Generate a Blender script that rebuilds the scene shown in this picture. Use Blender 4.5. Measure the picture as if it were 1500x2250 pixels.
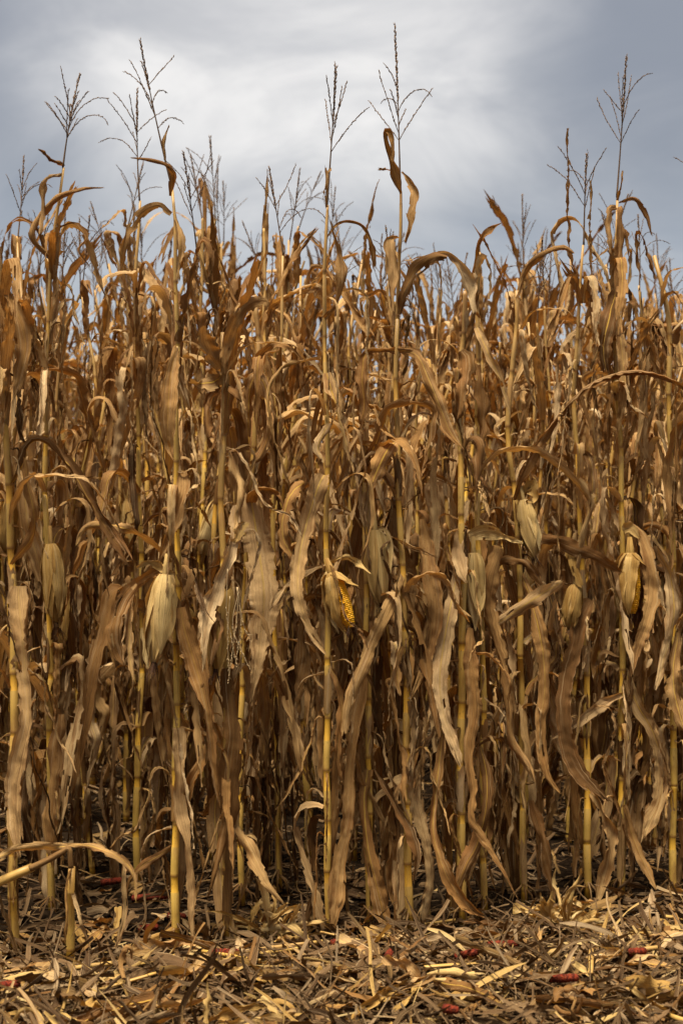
import bpy, math, random
import numpy as np
from mathutils import Vector, Euler, Matrix

for o in list(bpy.data.objects):
    bpy.data.objects.remove(o)
sc = bpy.context.scene
COL = sc.collection
R = math.radians

# ------------------------------------------------------------------ camera
CAM_Z, FPX = 1.25, 3100.0            # eye height (m); focal length in pixels of the 1500 x 2250 photograph
cam_d = bpy.data.cameras.new('camera')
cam = bpy.data.objects.new('camera', cam_d); COL.objects.link(cam)
cam.location = (0, 0, CAM_Z); cam.rotation_euler = (R(90), 0, 0)
cam_d.sensor_fit = 'HORIZONTAL'; cam_d.sensor_width = 24.0; cam_d.lens = 24.0 * FPX / 1500.0
cam_d.clip_start = 0.05; cam_d.clip_end = 3000
cam_d.dof.use_dof = True; cam_d.dof.focus_distance = 4.25; cam_d.dof.aperture_fstop = 4.0
sc.camera = cam

# ------------------------------------------------------------------ sky, sun, exposure
SUN_EL, SUN_AZ = 75.0, 212.0         # azimuth clockwise from +Y: soft light from over the camera's left shoulder
w = bpy.data.worlds.new('World'); sc.world = w; w.use_nodes = True
nt = w.node_tree; nt.nodes.clear()
def wn(t, **k):
    n = nt.nodes.new(t)
    for a, b in k.items(): setattr(n, a, b)
    return n
def wmath(op, a, b=None, clamp=False):
    n = wn('ShaderNodeMath', operation=op, use_clamp=clamp)
    for i, v in enumerate((a, b)):
        if v is None: continue
        if isinstance(v, (int, float)): n.inputs[i].default_value = v
        else: nt.links.new(v, n.inputs[i])
    return n.outputs[0]
def wmix(fac, a, b):
    n = wn('ShaderNodeMix', data_type='RGBA')
    for s, v in ((0, fac), (6, a), (7, b)):
        if isinstance(v, tuple): n.inputs[s].default_value = (*v, 1)
        elif isinstance(v, (int, float)): n.inputs[s].default_value = v
        else: nt.links.new(v, n.inputs[s])
    return n.outputs[2]
sky = wn('ShaderNodeTexSky', sky_type='NISHITA', sun_disc=False, sun_elevation=R(SUN_EL), sun_rotation=R(SUN_AZ))
sky.air_density = 1.0; sky.dust_density = 2.0
tc = wn('ShaderNodeTexCoord')
sep = wn('ShaderNodeSeparateXYZ'); nt.links.new(tc.outputs['Generated'], sep.inputs[0])
X, Y, Z = sep.outputs
zz = wmath('MAXIMUM', Z, 0.0)
den = wmath('ADD', zz, 0.38)
comb = wn('ShaderNodeCombineXYZ')
nt.links.new(wmath('DIVIDE', X, den), comb.inputs[0]); nt.links.new(wmath('DIVIDE', Y, den), comb.inputs[1])
def wnoise(scale, detail, rough, off=(0, 0, 0), dist=0.0, sx=1.0):
    mp = wn('ShaderNodeMapping'); mp.inputs['Location'].default_value = off; mp.inputs['Scale'].default_value = (sx, 1, 1)
    nt.links.new(comb.outputs[0], mp.inputs[0])
    n = wn('ShaderNodeTexNoise'); n.inputs['Scale'].default_value = scale; n.inputs['Detail'].default_value = detail
    n.inputs['Roughness'].default_value = rough; n.inputs['Distortion'].default_value = dist
    nt.links.new(mp.outputs[0], n.inputs['Vector'])
    return n.outputs['Fac']
def wrange(v, a, b, smooth=True):
    n = wn('ShaderNodeMapRange', interpolation_type='SMOOTHSTEP' if smooth else 'LINEAR')
    n.inputs['From Min'].default_value = a; n.inputs['From Max'].default_value = b
    nt.links.new(v, n.inputs['Value']); return n.outputs['Result']
big = wnoise(1.3, 3.0, 0.5, (3.1, 7.7, 0), 0.3, 0.7)
fine = wnoise(5.0, 8.0, 0.58, (9.3, 1.2, 0), 0.7, 0.8)
patch = wnoise(2.1, 4.0, 0.5, (1.7, 4.4, 0), 0.5, 0.75)
thin = wrange(wmath('ADD', wmath('MULTIPLY', big, 0.6), wmath('MULTIPLY', fine, 0.4)), 0.42, 0.72)
# thin cloud lets more light through round one direction (bright break high in the sky ahead)
gd = Vector((-0.034, 1.0, 0.392)).normalized()
dotn = wn('ShaderNodeVectorMath', operation='DOT_PRODUCT'); nt.links.new(tc.outputs['Generated'], dotn.inputs[0]); dotn.inputs[1].default_value = gd
glow = wrange(wmath('ADD', dotn.outputs['Value'], wmath('MULTIPLY', wmath('SUBTRACT', patch, 0.5), 0.022)), math.cos(R(12.8)), math.cos(R(1.0)))
lit = wmath('ADD', wmath('MULTIPLY', thin, 0.34), wmath('MULTIPLY', glow, wmath('ADD', wmath('MULTIPLY', wrange(fine, 0.30, 0.70), 0.50), 0.52)), True)
horizon = wrange(Z, 0.26, 0.02)
cloud = wmix(horizon, (0.285, 0.288, 0.303), (0.58, 0.62, 0.675))
cloud = wmix(lit, cloud, (1.02, 0.97, 0.90))
up = wrange(Z, 0.25, 0.9)            # overcast sky: overhead brighter than the horizon
cloud = wmix(up, cloud, (0.56, 0.54, 0.52))
bgc = wn('ShaderNodeBackground'); nt.links.new(cloud, bgc.inputs[0]); bgc.inputs[1].default_value = 0.126
bgs = wn('ShaderNodeBackground'); nt.links.new(sky.outputs[0], bgs.inputs[0]); bgs.inputs[1].default_value = 0.05
mx = wn('ShaderNodeMixShader'); mx.inputs[0].default_value = 0.9
nt.links.new(bgs.outputs[0], mx.inputs[1]); nt.links.new(bgc.outputs[0], mx.inputs[2])
wo = wn('ShaderNodeOutputWorld'); nt.links.new(mx.outputs[0], wo.inputs[0])

sd = bpy.data.lights.new('sun', 'SUN'); sun = bpy.data.objects.new('sun', sd); COL.objects.link(sun)
sd.energy = 1.5; sd.angle = R(24); sd.color = (1.0, 0.925, 0.81)
az = R(SUN_AZ); el = R(SUN_EL)
tosun = Vector((math.sin(az) * math.cos(el), math.cos(az) * math.cos(el), math.sin(el)))
sun.rotation_euler = (-tosun).to_track_quat('-Z', 'Y').to_euler()

vs = sc.view_settings
vs.view_transform = 'Standard'; vs.look = 'None'; vs.gamma = 1.0; vs.use_curve_mapping = False
vs.exposure = 2.82
sc.cycles.use_denoising = True

# ------------------------------------------------------------------ materials
class NT:
    def __init__(s, name):
        s.m = bpy.data.materials.new(name); s.m.use_nodes = True; s.t = s.m.node_tree; s.t.nodes.clear()
        s.out = s.n('ShaderNodeOutputMaterial')
    def n(s, t, **k):
        x = s.t.nodes.new(t)
        for a, b in k.items(): setattr(x, a, b)
        return x
    def l(s, a, b): s.t.links.new(a, b)
    def put(s, sock, v):
        if isinstance(v, tuple): sock.default_value = (*v, 1) if len(sock.default_value) == 4 and len(v) == 3 else v
        elif isinstance(v, (int, float)): sock.default_value = v
        else: s.l(v, sock)
    def math(s, op, a, b=0.0, c=None, clamp=False):
        x = s.n('ShaderNodeMath', operation=op, use_clamp=clamp)
        s.put(x.inputs[0], a); s.put(x.inputs[1], b)
        if c is not None: s.put(x.inputs[2], c)
        return x.outputs[0]
    def mix(s, f, a, b, blend='MIX'):
        x = s.n('ShaderNodeMix', data_type='RGBA', blend_type=blend)
        s.put(x.inputs[0], f); s.put(x.inputs[6], a); s.put(x.inputs[7], b); return x.outputs[2]
    def rng(s, v, a, b, c=0.0, d=1.0):
        x = s.n('ShaderNodeMapRange', interpolation_type='SMOOTHSTEP')
        s.put(x.inputs[0], v); x.inputs[1].default_value = a; x.inputs[2].default_value = b
        x.inputs[3].default_value = c; x.inputs[4].default_value = d; return x.outputs[0]
    def ramp(s, v, stops):
        x = s.n('ShaderNodeValToRGB'); e = x.color_ramp.elements
        while len(e) < len(stops): e.new(0.5)
        for i, (p, c) in enumerate(stops): e[i].position = p; e[i].color = (*c, 1)
        s.l(v, x.inputs[0]); return x.outputs[0]
    def noise(s, vec, scale, detail=3, rough=0.55, dist=0.0, col=False):
        x = s.n('ShaderNodeTexNoise'); s.l(vec, x.inputs['Vector'])
        x.inputs['Scale'].default_value = scale; x.inputs['Detail'].default_value = detail
        x.inputs['Roughness'].default_value = rough; x.inputs['Distortion'].default_value = dist
        return x.outputs['Color' if col else 'Fac']
    def vmap(s, vec, scale=(1, 1, 1), loc=None):
        x = s.n('ShaderNodeVectorMath', operation='MULTIPLY'); s.l(vec, x.inputs[0]); x.inputs[1].default_value = scale
        if loc is None: return x.outputs[0]
        y = s.n('ShaderNodeVectorMath', operation='ADD'); s.l(x.outputs[0], y.inputs[0]); s.l(loc, y.inputs[1]); return y.outputs[0]
    def rand(s):
        a = s.n('ShaderNodeObjectInfo').outputs['Random']; b = s.n('ShaderNodeNewGeometry').outputs['Random Per Island']
        return s.math('FRACT', s.math('ADD', a, b))
    def rvec(s, r):
        x = s.n('ShaderNodeCombineXYZ')
        s.l(s.math('MULTIPLY', r, 37.0), x.inputs[0]); s.l(s.math('MULTIPLY', r, 91.0), x.inputs[1]); s.l(s.math('MULTIPLY', r, 53.0), x.inputs[2])
        return x.outputs[0]
    def finish(s, col, rough=0.7, transl=0.0, tcol=None, bump=None, bstr=0.4, bdist=0.003, spec=0.25):
        p = s.n('ShaderNodeBsdfPrincipled'); s.put(p.inputs['Base Color'], col); s.put(p.inputs['Roughness'], rough)
        p.inputs['Specular IOR Level'].default_value = spec
        sh = p.outputs[0]
        nrm = None
        if bump is not None:
            b = s.n('ShaderNodeBump'); b.inputs['Strength'].default_value = bstr; b.inputs['Distance'].default_value = bdist
            s.l(bump, b.inputs['Height']); nrm = b.outputs[0]; s.l(nrm, p.inputs['Normal'])
        if transl:
            t = s.n('ShaderNodeBsdfTranslucent'); s.put(t.inputs[0], tcol if tcol is not None else col)
            if nrm: s.l(nrm, t.inputs['Normal'])
            m = s.n('ShaderNodeMixShader'); m.inputs[0].default_value = transl
            s.l(sh, m.inputs[1]); s.l(t.outputs[0], m.inputs[2]); sh = m.outputs[0]
        s.l(sh, s.out.inputs[0]); return s.m

def leaf_material(name, stops, blotch, midrib, transl=0.25, speck=0.6, blotch_amt=0.75, rough=0.72):
    k = NT(name); r = k.rand(); rv = k.rvec(r)
    uv = k.n('ShaderNodeUVMap').outputs[0]
    base = k.ramp(r, stops)
    sep = k.n('ShaderNodeSeparateXYZ'); k.l(uv, sep.inputs[0])
    across = k.math('ABSOLUTE', k.math('SUBTRACT', sep.outputs[0], 0.5))
    r2 = k.math('FRACT', k.math('MULTIPLY', r, 7.31))
    # long streaks that follow the veins, weathered patches, mould specks
    streak = k.noise(k.vmap(uv, (9, 1.6, 1), rv), 1.0, 4, 0.65)
    veins = k.noise(k.vmap(uv, (24, 1.2, 1), rv), 1.0, 3, 0.6)
    blot = k.noise(k.vmap(uv, (1.6, 7, 1), rv), 1.0, 5, 0.6, 0.5)
    mott = k.noise(k.vmap(uv, (7, 26, 1), rv), 1.0, 5, 0.7, 0.2)
    spk = k.noise(k.vmap(uv, (12, 170, 1), rv), 1.0, 3, 0.7)
    edge = k.rng(k.math('ADD', across, k.math('MULTIPLY', k.math('SUBTRACT', mott, 0.5), 0.35)), 0.36, 0.52)
    c = k.mix(k.rng(blot, 0.46, 0.66, 0, blotch_amt), base, blotch)
    c = k.mix(k.math('MULTIPLY', edge, 0.4), c, blotch)
    c = k.mix(k.rng(streak, 0.52, 0.72, 0, 0.50), c, (0.60, 0.42, 0.215))
    c = k.mix(k.rng(streak, 0.48, 0.28, 0, 0.55), c, (0.16, 0.072, 0.020))
    c = k.mix(k.rng(veins, 0.50, 0.70, 0, 0.50), c, tuple(x * 0.5 for x in blotch))
    c = k.mix(k.rng(mott, 0.55, 0.72, 0, speck * 0.7), c, tuple(x * 0.55 for x in blotch))
    c = k.mix(k.rng(spk, 0.60, 0.70, 0, speck * 0.8), c, (0.06, 0.026, 0.008))
    if midrib:
        fade = k.math('MULTIPLY', k.rng(sep.outputs[1], 0.55, 0.05, 0.1, 1.0), k.rng(r2, 0.35, 0.75))
        c = k.mix(k.math('MULTIPLY', k.rng(across, 0.045, 0.018, 0, 0.85), fade), c, midrib)
    h = k.math('ADD', k.math('MULTIPLY', veins, 1.0), k.math('ADD', k.math('MULTIPLY', mott, 0.3), k.math('MULTIPLY', streak, 0.8)))
    tcol = k.mix(1.0, c, (1.0, 0.70, 0.34), 'MULTIPLY')
    return k.finish(c, rough, transl, tcol, h, 0.8, 0.004, 0.12)

M = {}
M['leaf'] = leaf_material('dry_leaf', [(0.0, (0.58, 0.41, 0.21)), (0.25, (0.49, 0.305, 0.118)), (0.5, (0.39, 0.205, 0.062)), (0.75, (0.25, 0.12, 0.033)), (1.0, (0.10, 0.047, 0.014))],
                          (0.22, 0.095, 0.025), (0.60, 0.37, 0.06))
M['leaf_pale'] = leaf_material('bleached_leaf', [(0.0, (0.60, 0.41, 0.20)), (0.5, (0.53, 0.33, 0.135)), (1.0, (0.44, 0.25, 0.082))],
                               (0.30, 0.16, 0.06), (0.64, 0.42, 0.09), speck=0.5, blotch_amt=0.6)
M['leaf_rust'] = leaf_material('rusty_leaf', [(0.0, (0.48, 0.30, 0.125)), (0.5, (0.38, 0.20, 0.060)), (1.0, (0.25, 0.115, 0.035))],
                               (0.17, 0.068, 0.014), (0.48, 0.27, 0.05), transl=0.36, speck=0.8)
M['leaf_old_shaded'] = leaf_material('weathered_shaded_leaf', [(0.0, (0.36, 0.225, 0.095)), (0.35, (0.22, 0.113, 0.034)), (0.7, (0.12, 0.054, 0.014)), (1.0, (0.06, 0.027, 0.008))],
                              (0.12, 0.055, 0.017), (0.38, 0.22, 0.05), transl=0.2, speck=0.7)  # older brown leaf, base colour darkened further to stand in for low shade
M['husk'] = leaf_material('dry_husk', [(0.0, (0.68, 0.49, 0.21)), (0.5, (0.62, 0.41, 0.145)), (1.0, (0.52, 0.32, 0.095))],
                          (0.44, 0.265, 0.085), None, transl=0.18, speck=0.4, blotch_amt=0.65, rough=0.65)
M['husk_gold'] = leaf_material('golden_husk', [(0.0, (0.56, 0.37, 0.13)), (0.5, (0.47, 0.28, 0.075)), (1.0, (0.34, 0.19, 0.05))],
                               (0.30, 0.15, 0.03), None, transl=0.22, speck=0.5, blotch_amt=0.75, rough=0.65)
M['litter'] = leaf_material('leaf_litter', [(0.0, (0.33, 0.225, 0.115)), (0.2, (0.19, 0.112, 0.048)), (0.55, (0.10, 0.053, 0.020)), (0.9, (0.045, 0.023, 0.009)), (1.0, (0.30, 0.17, 0.05))],
                            (0.11, 0.058, 0.022), None, transl=0.10, speck=0.7)

def stalk_material():
    k = NT('stalk_rind'); r = k.rand(); rv = k.rvec(r)
    at = k.n('ShaderNodeAttribute', attribute_name='zone'); sp = k.n('ShaderNodeSeparateColor'); k.l(at.outputs['Color'], sp.inputs[0])
    sheath, node, top = sp.outputs
    uv = k.n('ShaderNodeUVMap').outputs[0]
    st = k.noise(k.vmap(uv, (18, 3, 1), rv), 1.0, 3, 0.6)
    blot = k.noise(k.vmap(uv, (1.5, 9, 1), rv), 1.0, 4, 0.6)
    spk = k.noise(k.vmap(uv, (9, 70, 1), rv), 1.0, 3, 0.7)
    bare = k.mix(r, (0.68, 0.38, 0.035), (0.54, 0.27, 0.026))
    sh = k.mix(r, (0.54, 0.34, 0.065), (0.42, 0.24, 0.05))
    c = k.mix(sheath, bare, sh)
    c = k.mix(k.math('MULTIPLY', top, 0.75), c, (0.30, 0.17, 0.06))
    c = k.mix(k.rng(blot, 0.46, 0.70, 0, 0.65), c, (0.22, 0.10, 0.026))
    c = k.mix(k.rng(st, 0.5, 0.75, 0, 0.4), c, (0.66, 0.44, 0.11))
    c = k.mix(k.rng(st, 0.46, 0.25, 0, 0.4), c, (0.20, 0.11, 0.03))
    c = k.mix(k.rng(spk, 0.6, 0.72, 0, 0.6), c, (0.08, 0.04, 0.015))
    c = k.mix(k.math('MULTIPLY', node, 0.8), c, (0.19, 0.085, 0.025))
    return k.finish(c, 0.5, 0.0, None, st, 0.35, 0.002, 0.35)
M['stalk'] = stalk_material()

def simple_material(name, a, b, scale, rough=0.75, transl=0.0, bstr=0.4, bdist=0.002):
    k = NT(name); r = k.rand(); rv = k.rvec(r)
    co = k.n('ShaderNodeTexCoord').outputs['Object']
    n = k.noise(k.vmap(co, (1, 1, 1), rv), scale, 4, 0.6)
    c = k.mix(k.rng(n, 0.35, 0.68), a, b)
    c = k.mix(k.math('MULTIPLY', r, 0.35), c, tuple(x * 0.55 for x in a))
    return k.finish(c, rough, transl, None, n, bstr, bdist, 0.25)
M['tassel'] = simple_material('tassel_bristle', (0.17, 0.100, 0.052), (0.085, 0.046, 0.023), 60)
M['tassel_pale'] = simple_material('bleached_tassel', (0.42, 0.29, 0.14), (0.28, 0.18, 0.08), 60)
M['silk'] = simple_material('dried_silk', (0.10, 0.045, 0.02), (0.05, 0.022, 0.01), 80)
M['kernel'] = simple_material('kernel_yellow', (0.90, 0.47, 0.020), (0.82, 0.36, 0.010), 45, 0.33)
def cob_material():
    k = NT('red_cob'); co = k.n('ShaderNodeTexCoord').outputs['Object']; r = k.rand(); rv = k.rvec(r)
    n = k.noise(k.vmap(co, (1, 1, 1), rv), 150, 3, 0.6); n2 = k.noise(k.vmap(co, (1, 1, 1), rv), 260, 2, 0.5)
    c = k.mix(k.rng(n, 0.35, 0.65), (0.17, 0.022, 0.006), (0.05, 0.007, 0.003))
    c = k.mix(k.rng(n2, 0.60, 0.72, 0, 0.7), c, (0.26, 0.075, 0.020))
    return k.finish(c, 0.85, 0, None, n, 0.9, 0.006, 0.15)
M['cob'] = cob_material()
M['pith'] = simple_material('stalk_pith', (0.62, 0.48, 0.26), (0.45, 0.32, 0.14), 120)

def soil_material():
    k = NT('dark_soil'); co = k.n('ShaderNodeTexCoord').outputs['Object']
    n1 = k.noise(co, 5.0, 5, 0.6); n2 = k.noise(co, 45.0, 6, 0.7); n3 = k.noise(co, 0.35, 3, 0.5)
    c = k.mix(k.rng(n2, 0.35, 0.7), (0.008, 0.005, 0.003), (0.026, 0.016, 0.009))  # near-black brown, mottled at random
    c = k.mix(k.rng(n1, 0.5, 0.8, 0, 0.6), c, (0.060, 0.038, 0.021))
    c = k.mix(k.rng(n3, 0.55, 0.75, 0, 0.4), c, (0.075, 0.05, 0.027))
    return k.finish(c, 1.0, 0, None, n2, 0.9, 0.02, 0.0)
M['soil'] = soil_material()

# ------------------------------------------------------------------ mesh helpers
def make_mesh(name, V, F, UV=None, mats=('leaf',), zone=None, midx=None, smooth=True):
    """V (n,3); F (k,4) quads, -1 in the last column for a triangle; UV (n,2); zone (n,3) colour attribute."""
    V = np.asarray(V, dtype=np.float64); F = np.asarray(F, dtype=np.int64)
    tri = F[:, 3] < 0
    cnt = np.where(tri, 3, 4)
    start = np.concatenate(([0], np.cumsum(cnt)[:-1]))
    loops = F.reshape(-1)[(F >= 0).reshape(-1)]
    me = bpy.data.meshes.new(name)
    me.vertices.add(len(V)); me.vertices.foreach_set('co', V.astype(np.float32).reshape(-1))
    me.loops.add(len(loops)); me.loops.foreach_set('vertex_index', loops.astype(np.int32))
    me.polygons.add(len(F)); me.polygons.foreach_set('loop_start', start.astype(np.int32))
    me.polygons.foreach_set('loop_total', cnt.astype(np.int32))
    me.polygons.foreach_set('use_smooth', np.full(len(F), bool(smooth)))
    if midx is not None: me.polygons.foreach_set('material_index', np.asarray(midx, dtype=np.int32))
    if UV is not None:
        ul = me.uv_layers.new(name='UVMap'); ul.data.foreach_set('uv', np.asarray(UV, dtype=np.float32)[loops].reshape(-1))
    if zone is not None:
        ca = me.color_attributes.new('zone', 'FLOAT_COLOR', 'POINT')
        ca.data.foreach_set('color', np.concatenate((zone, np.ones((len(V), 1))), 1).astype(np.float32).reshape(-1))
    for m in mats: me.materials.append(M[m])
    me.update(calc_edges=True); me.validate(verbose=False)
    return me

def link(name, me, parent=None, loc=(0, 0, 0), rot=(0, 0, 0), scale=(1, 1, 1)):
    o = bpy.data.objects.new(name, me); COL.objects.link(o)
    if parent is not None: o.parent = parent
    o.location = loc; o.rotation_euler = rot; o.scale = scale
    return o
def tag(o, label=None, cat=None, group=None, kind=None):
    for k_, v_ in (('label', label), ('category', cat), ('group', group), ('kind', kind)):
        if v_: o[k_] = v_
    return o

def smooth_noise(rng, n, step):
    """n values of smooth noise in -1..1, one control value every `step` samples."""
    kn = max(3, int(n / max(step, 1)) + 3)
    c = rng.uniform(-1, 1, kn); x = np.linspace(0, kn - 2.001, n); i = x.astype(int); f = x - i; f = f * f * (3 - 2 * f)
    return c[i] * (1 - f) + c[i + 1] * f
def catmull(P, n):
    P = np.asarray(P, float)
    Q = np.vstack((2 * P[0] - P[1], P, 2 * P[-1] - P[-2])); out = []
    for i in range(1, len(Q) - 2):
        t = np.linspace(0, 1, 24, endpoint=False)[:, None]
        a, b, c, d = Q[i - 1], Q[i], Q[i + 1], Q[i + 2]
        out.append(0.5 * (2 * b + (c - a) * t + (2 * a - 5 * b + 4 * c - d) * t ** 2 + (3 * b - a - 3 * c + d) * t ** 3))
    out = np.vstack(out + [P[-1:]])
    s = np.concatenate(([0], np.cumsum(np.linalg.norm(np.diff(out[:, :3], axis=0), axis=1))))
    u = np.linspace(0, s[-1], n)
    return np.stack([np.interp(u, s, out[:, j]) for j in range(out.shape[1])], 1), s[-1]
def norm(a): return a / np.maximum(np.linalg.norm(a, axis=-1, keepdims=True), 1e-9)
def frames(P, side0):
    T = norm(np.gradient(P, axis=0)); S = np.zeros_like(P); s = np.asarray(side0, float)
    for i in range(len(P)):
        s = s - T[i] * np.dot(s, T[i]); s = s / max(np.linalg.norm(s), 1e-9); S[i] = s
    return T, S, np.cross(T, S)
def grid_faces(n, m, mask=None):
    i, j = np.meshgrid(np.arange(n - 1), np.arange(m - 1), indexing='ij')
    F = np.stack((i * m + j, i * m + j + 1, (i + 1) * m + j + 1, (i + 1) * m + j), -1)
    if mask is not None: F = F[mask]
    return F.reshape(-1, 4)

def blade(rng, P, W, S, N, m=7, ruffle=0.006, lam=0.045, curl=0.5, crinkle=0.004, rag=0.0, holes=0, length=None, notch=0.07):
    """A ribbon surface along the centreline P with widths W and frames S (across), N (normal): wavy margins, curled cross-section."""
    n = len(P); L = length or float(np.sum(np.linalg.norm(np.diff(P, axis=0), axis=1)))
    s = np.linspace(0, 1, n)[:, None]; v = np.linspace(-1, 1, m)[None, :]
    wl = 1 + notch * smooth_noise(rng, n, 2)[:, None] + 0.08 * smooth_noise(rng, n, 7)[:, None]
    wr = 1 + notch * smooth_noise(rng, n, 2)[:, None] + 0.08 * smooth_noise(rng, n, 7)[:, None]
    h = np.where(v < 0, wl, wr) * W[:, None] / 2
    c = np.clip(curl * (0.9 + 1.1 * smooth_noise(rng, n, n / 5)), -2.3, 2.3)[:, None]; c = np.where(np.abs(c) < 0.05, 0.05, c)
    lat = h * np.sin(c * v) / c; dn = h * (1 - np.cos(c * v)) / c
    def phase():
        return np.cumsum(np.clip(1 + 0.9 * smooth_noise(rng, n, 5), 0.15, 2.2))[:, None] * (L / n) / lam * 2 * np.pi + rng.uniform(0, 6)
    def amount():
        return np.clip(0.35 + 0.9 * smooth_noise(rng, n, 6), 0.0, 1.2)[:, None]
    ruf = ruffle * np.clip(W[:, None] / 0.045, 0, 1.3) * np.abs(v) ** 2.4 * np.where(v < 0, np.sin(phase()) * amount(), np.sin(phase()) * amount())
    wr0 = np.stack([smooth_noise(rng, n, max(2, 0.022 / (L / n))) for _ in range(5)], 1); xi = (v[0] + 1) * 1.999; i0 = xi.astype(int); fx = xi - i0
    cr = crinkle * 1.15 * (wr0[:, i0] * (1 - fx) + wr0[:, np.minimum(i0 + 1, 4)] * fx) + crinkle * 0.4 * rng.uniform(-1, 1, (n, m))
    fold = 0.35 * rng.uniform(-1, 1) * h * np.abs(v) * (0.6 + 0.6 * smooth_noise(rng, n, n / 3)[:, None])
    D = dn + ruf + cr + fold
    if rag:
        e = rng.uniform(0, rag, m); f = np.clip((s - 0.6) / 0.4, 0, 1) * e[None, :]
        idx = np.clip((s - f) * (n - 1), 0, n - 1)
        def samp(A):
            i0 = np.floor(idx).astype(int); i1 = np.minimum(i0 + 1, n - 1); t = (idx - i0)[..., None]
            return A[i0] * (1 - t) + A[i1] * t
        PP, SS, NN = samp(P), samp(S), samp(N)
    else:
        PP, SS, NN = P[:, None, :], S[:, None, :], N[:, None, :]
    V = PP + SS * lat[..., None] + NN * D[..., None]
    mask = np.ones((n - 1, m - 1), bool)
    if m > 5:
        for _ in range(int(rng.integers(2, 4 + n // 7))):
            i = rng.integers(2, n - 2); mask[i:i + rng.integers(1, 3 + n // 25), 0 if rng.random() < 0.5 else m - 2] = False
    for _ in range(holes):
        j = rng.integers(0, m - 1); i = rng.integers(int(n * 0.25), n - 3); ln = rng.integers(2, max(3, n // 5))
        mask[i:i + ln, j] = False
        if rng.random() < 0.35: mask[i:i + 2, max(j - 1, 0)] = False
    UV = np.stack((np.broadcast_to(v * 0.5 + 0.5, (n, m)), np.broadcast_to(s * L, (n, m))), -1)
    return V.reshape(-1, 3), grid_faces(n, m, mask), UV.reshape(-1, 2)

def tube(P, rad, k=8, cap=True, phase=0.0):
    P = np.asarray(P, float); n = len(P); rad = np.broadcast_to(np.asarray(rad, float), (n,))
    T, S, N = frames(P, (1, 0.13, 0.07))
    a = np.linspace(0, 2 * np.pi, k, endpoint=False) + phase
    V = P[:, None, :] + rad[:, None, None] * (np.cos(a)[None, :, None] * S[:, None, :] + np.sin(a)[None, :, None] * N[:, None, :])
    i, j = np.meshgrid(np.arange(n - 1), np.arange(k), indexing='ij'); j2 = (j + 1) % k
    F = np.stack((i * k + j, i * k + j2, (i + 1) * k + j2, (i + 1) * k + j), -1).reshape(-1, 4)
    s = np.concatenate(([0], np.cumsum(np.linalg.norm(np.diff(P, axis=0), axis=1))))
    UV = np.stack((np.broadcast_to((a / (2 * np.pi))[None, :], (n, k)), np.broadcast_to(s[:, None], (n, k))), -1).reshape(-1, 2)
    V = V.reshape(-1, 3)
    if cap:
        V = np.vstack((V, P[:1], P[-1:])); UV = np.vstack((UV, [[0.5, 0]], [[0.5, s[-1]]]))
        b = n * k; jj = np.arange(k)
        F = np.vstack((F, np.stack((jj * 0 + b, (jj + 1) % k, jj, jj * 0 - 1), 1),
                       np.stack((jj * 0 + b + 1, (n - 1) * k + jj, (n - 1) * k + (jj + 1) % k, jj * 0 - 1), 1)))
    return V, F, UV

class Bag:
    """Collects pieces into one mesh."""
    def __init__(s): s.V, s.F, s.U, s.Z, s.I, s.n = [], [], [], [], [], 0
    def add(s, V, F, UV=None, zone=None, mi=0):
        V = np.asarray(V); F = np.asarray(F); s.V.append(V); s.F.append(np.where(F >= 0, F + s.n, -1)); s.n += len(V)
        s.U.append(UV if UV is not None else np.zeros((len(V), 2))); s.Z.append(zone if zone is not None else np.zeros((len(V), 3)))
        s.I.append(np.full(len(F), mi))
        return s
    def arrays(s): return np.vstack(s.V), np.vstack(s.F), np.vstack(s.U), np.vstack(s.Z), np.concatenate(s.I)
    def mesh(s, name, mats, smooth=True):
        V, F, U, Zn, I = s.arrays(); return make_mesh(name, V, F, U, mats, Zn, I, smooth)

def rot_z(a):
    c, s_ = math.cos(a), math.sin(a); return np.array([[c, -s_, 0], [s_, c, 0], [0, 0, 1.0]])

def pix(x, y, d):
    return np.array([(x - 750.0) / FPX * d, d, CAM_Z + (1125.0 - y) / FPX * d])
def ground_depth(y): return CAM_Z * FPX / (y - 1125.0)

# ------------------------------------------------------------------ parts of a corn plant
def leaf_width(s, W):
    up = np.clip(0.55 + s * 3.2, 0, 1); dn = np.where(s > 0.35, 1 - np.clip((s - 0.35) / 0.65, 0, 1) ** 2.1, 1.0)
    return W * up * np.maximum(dn, 0.03)

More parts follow.
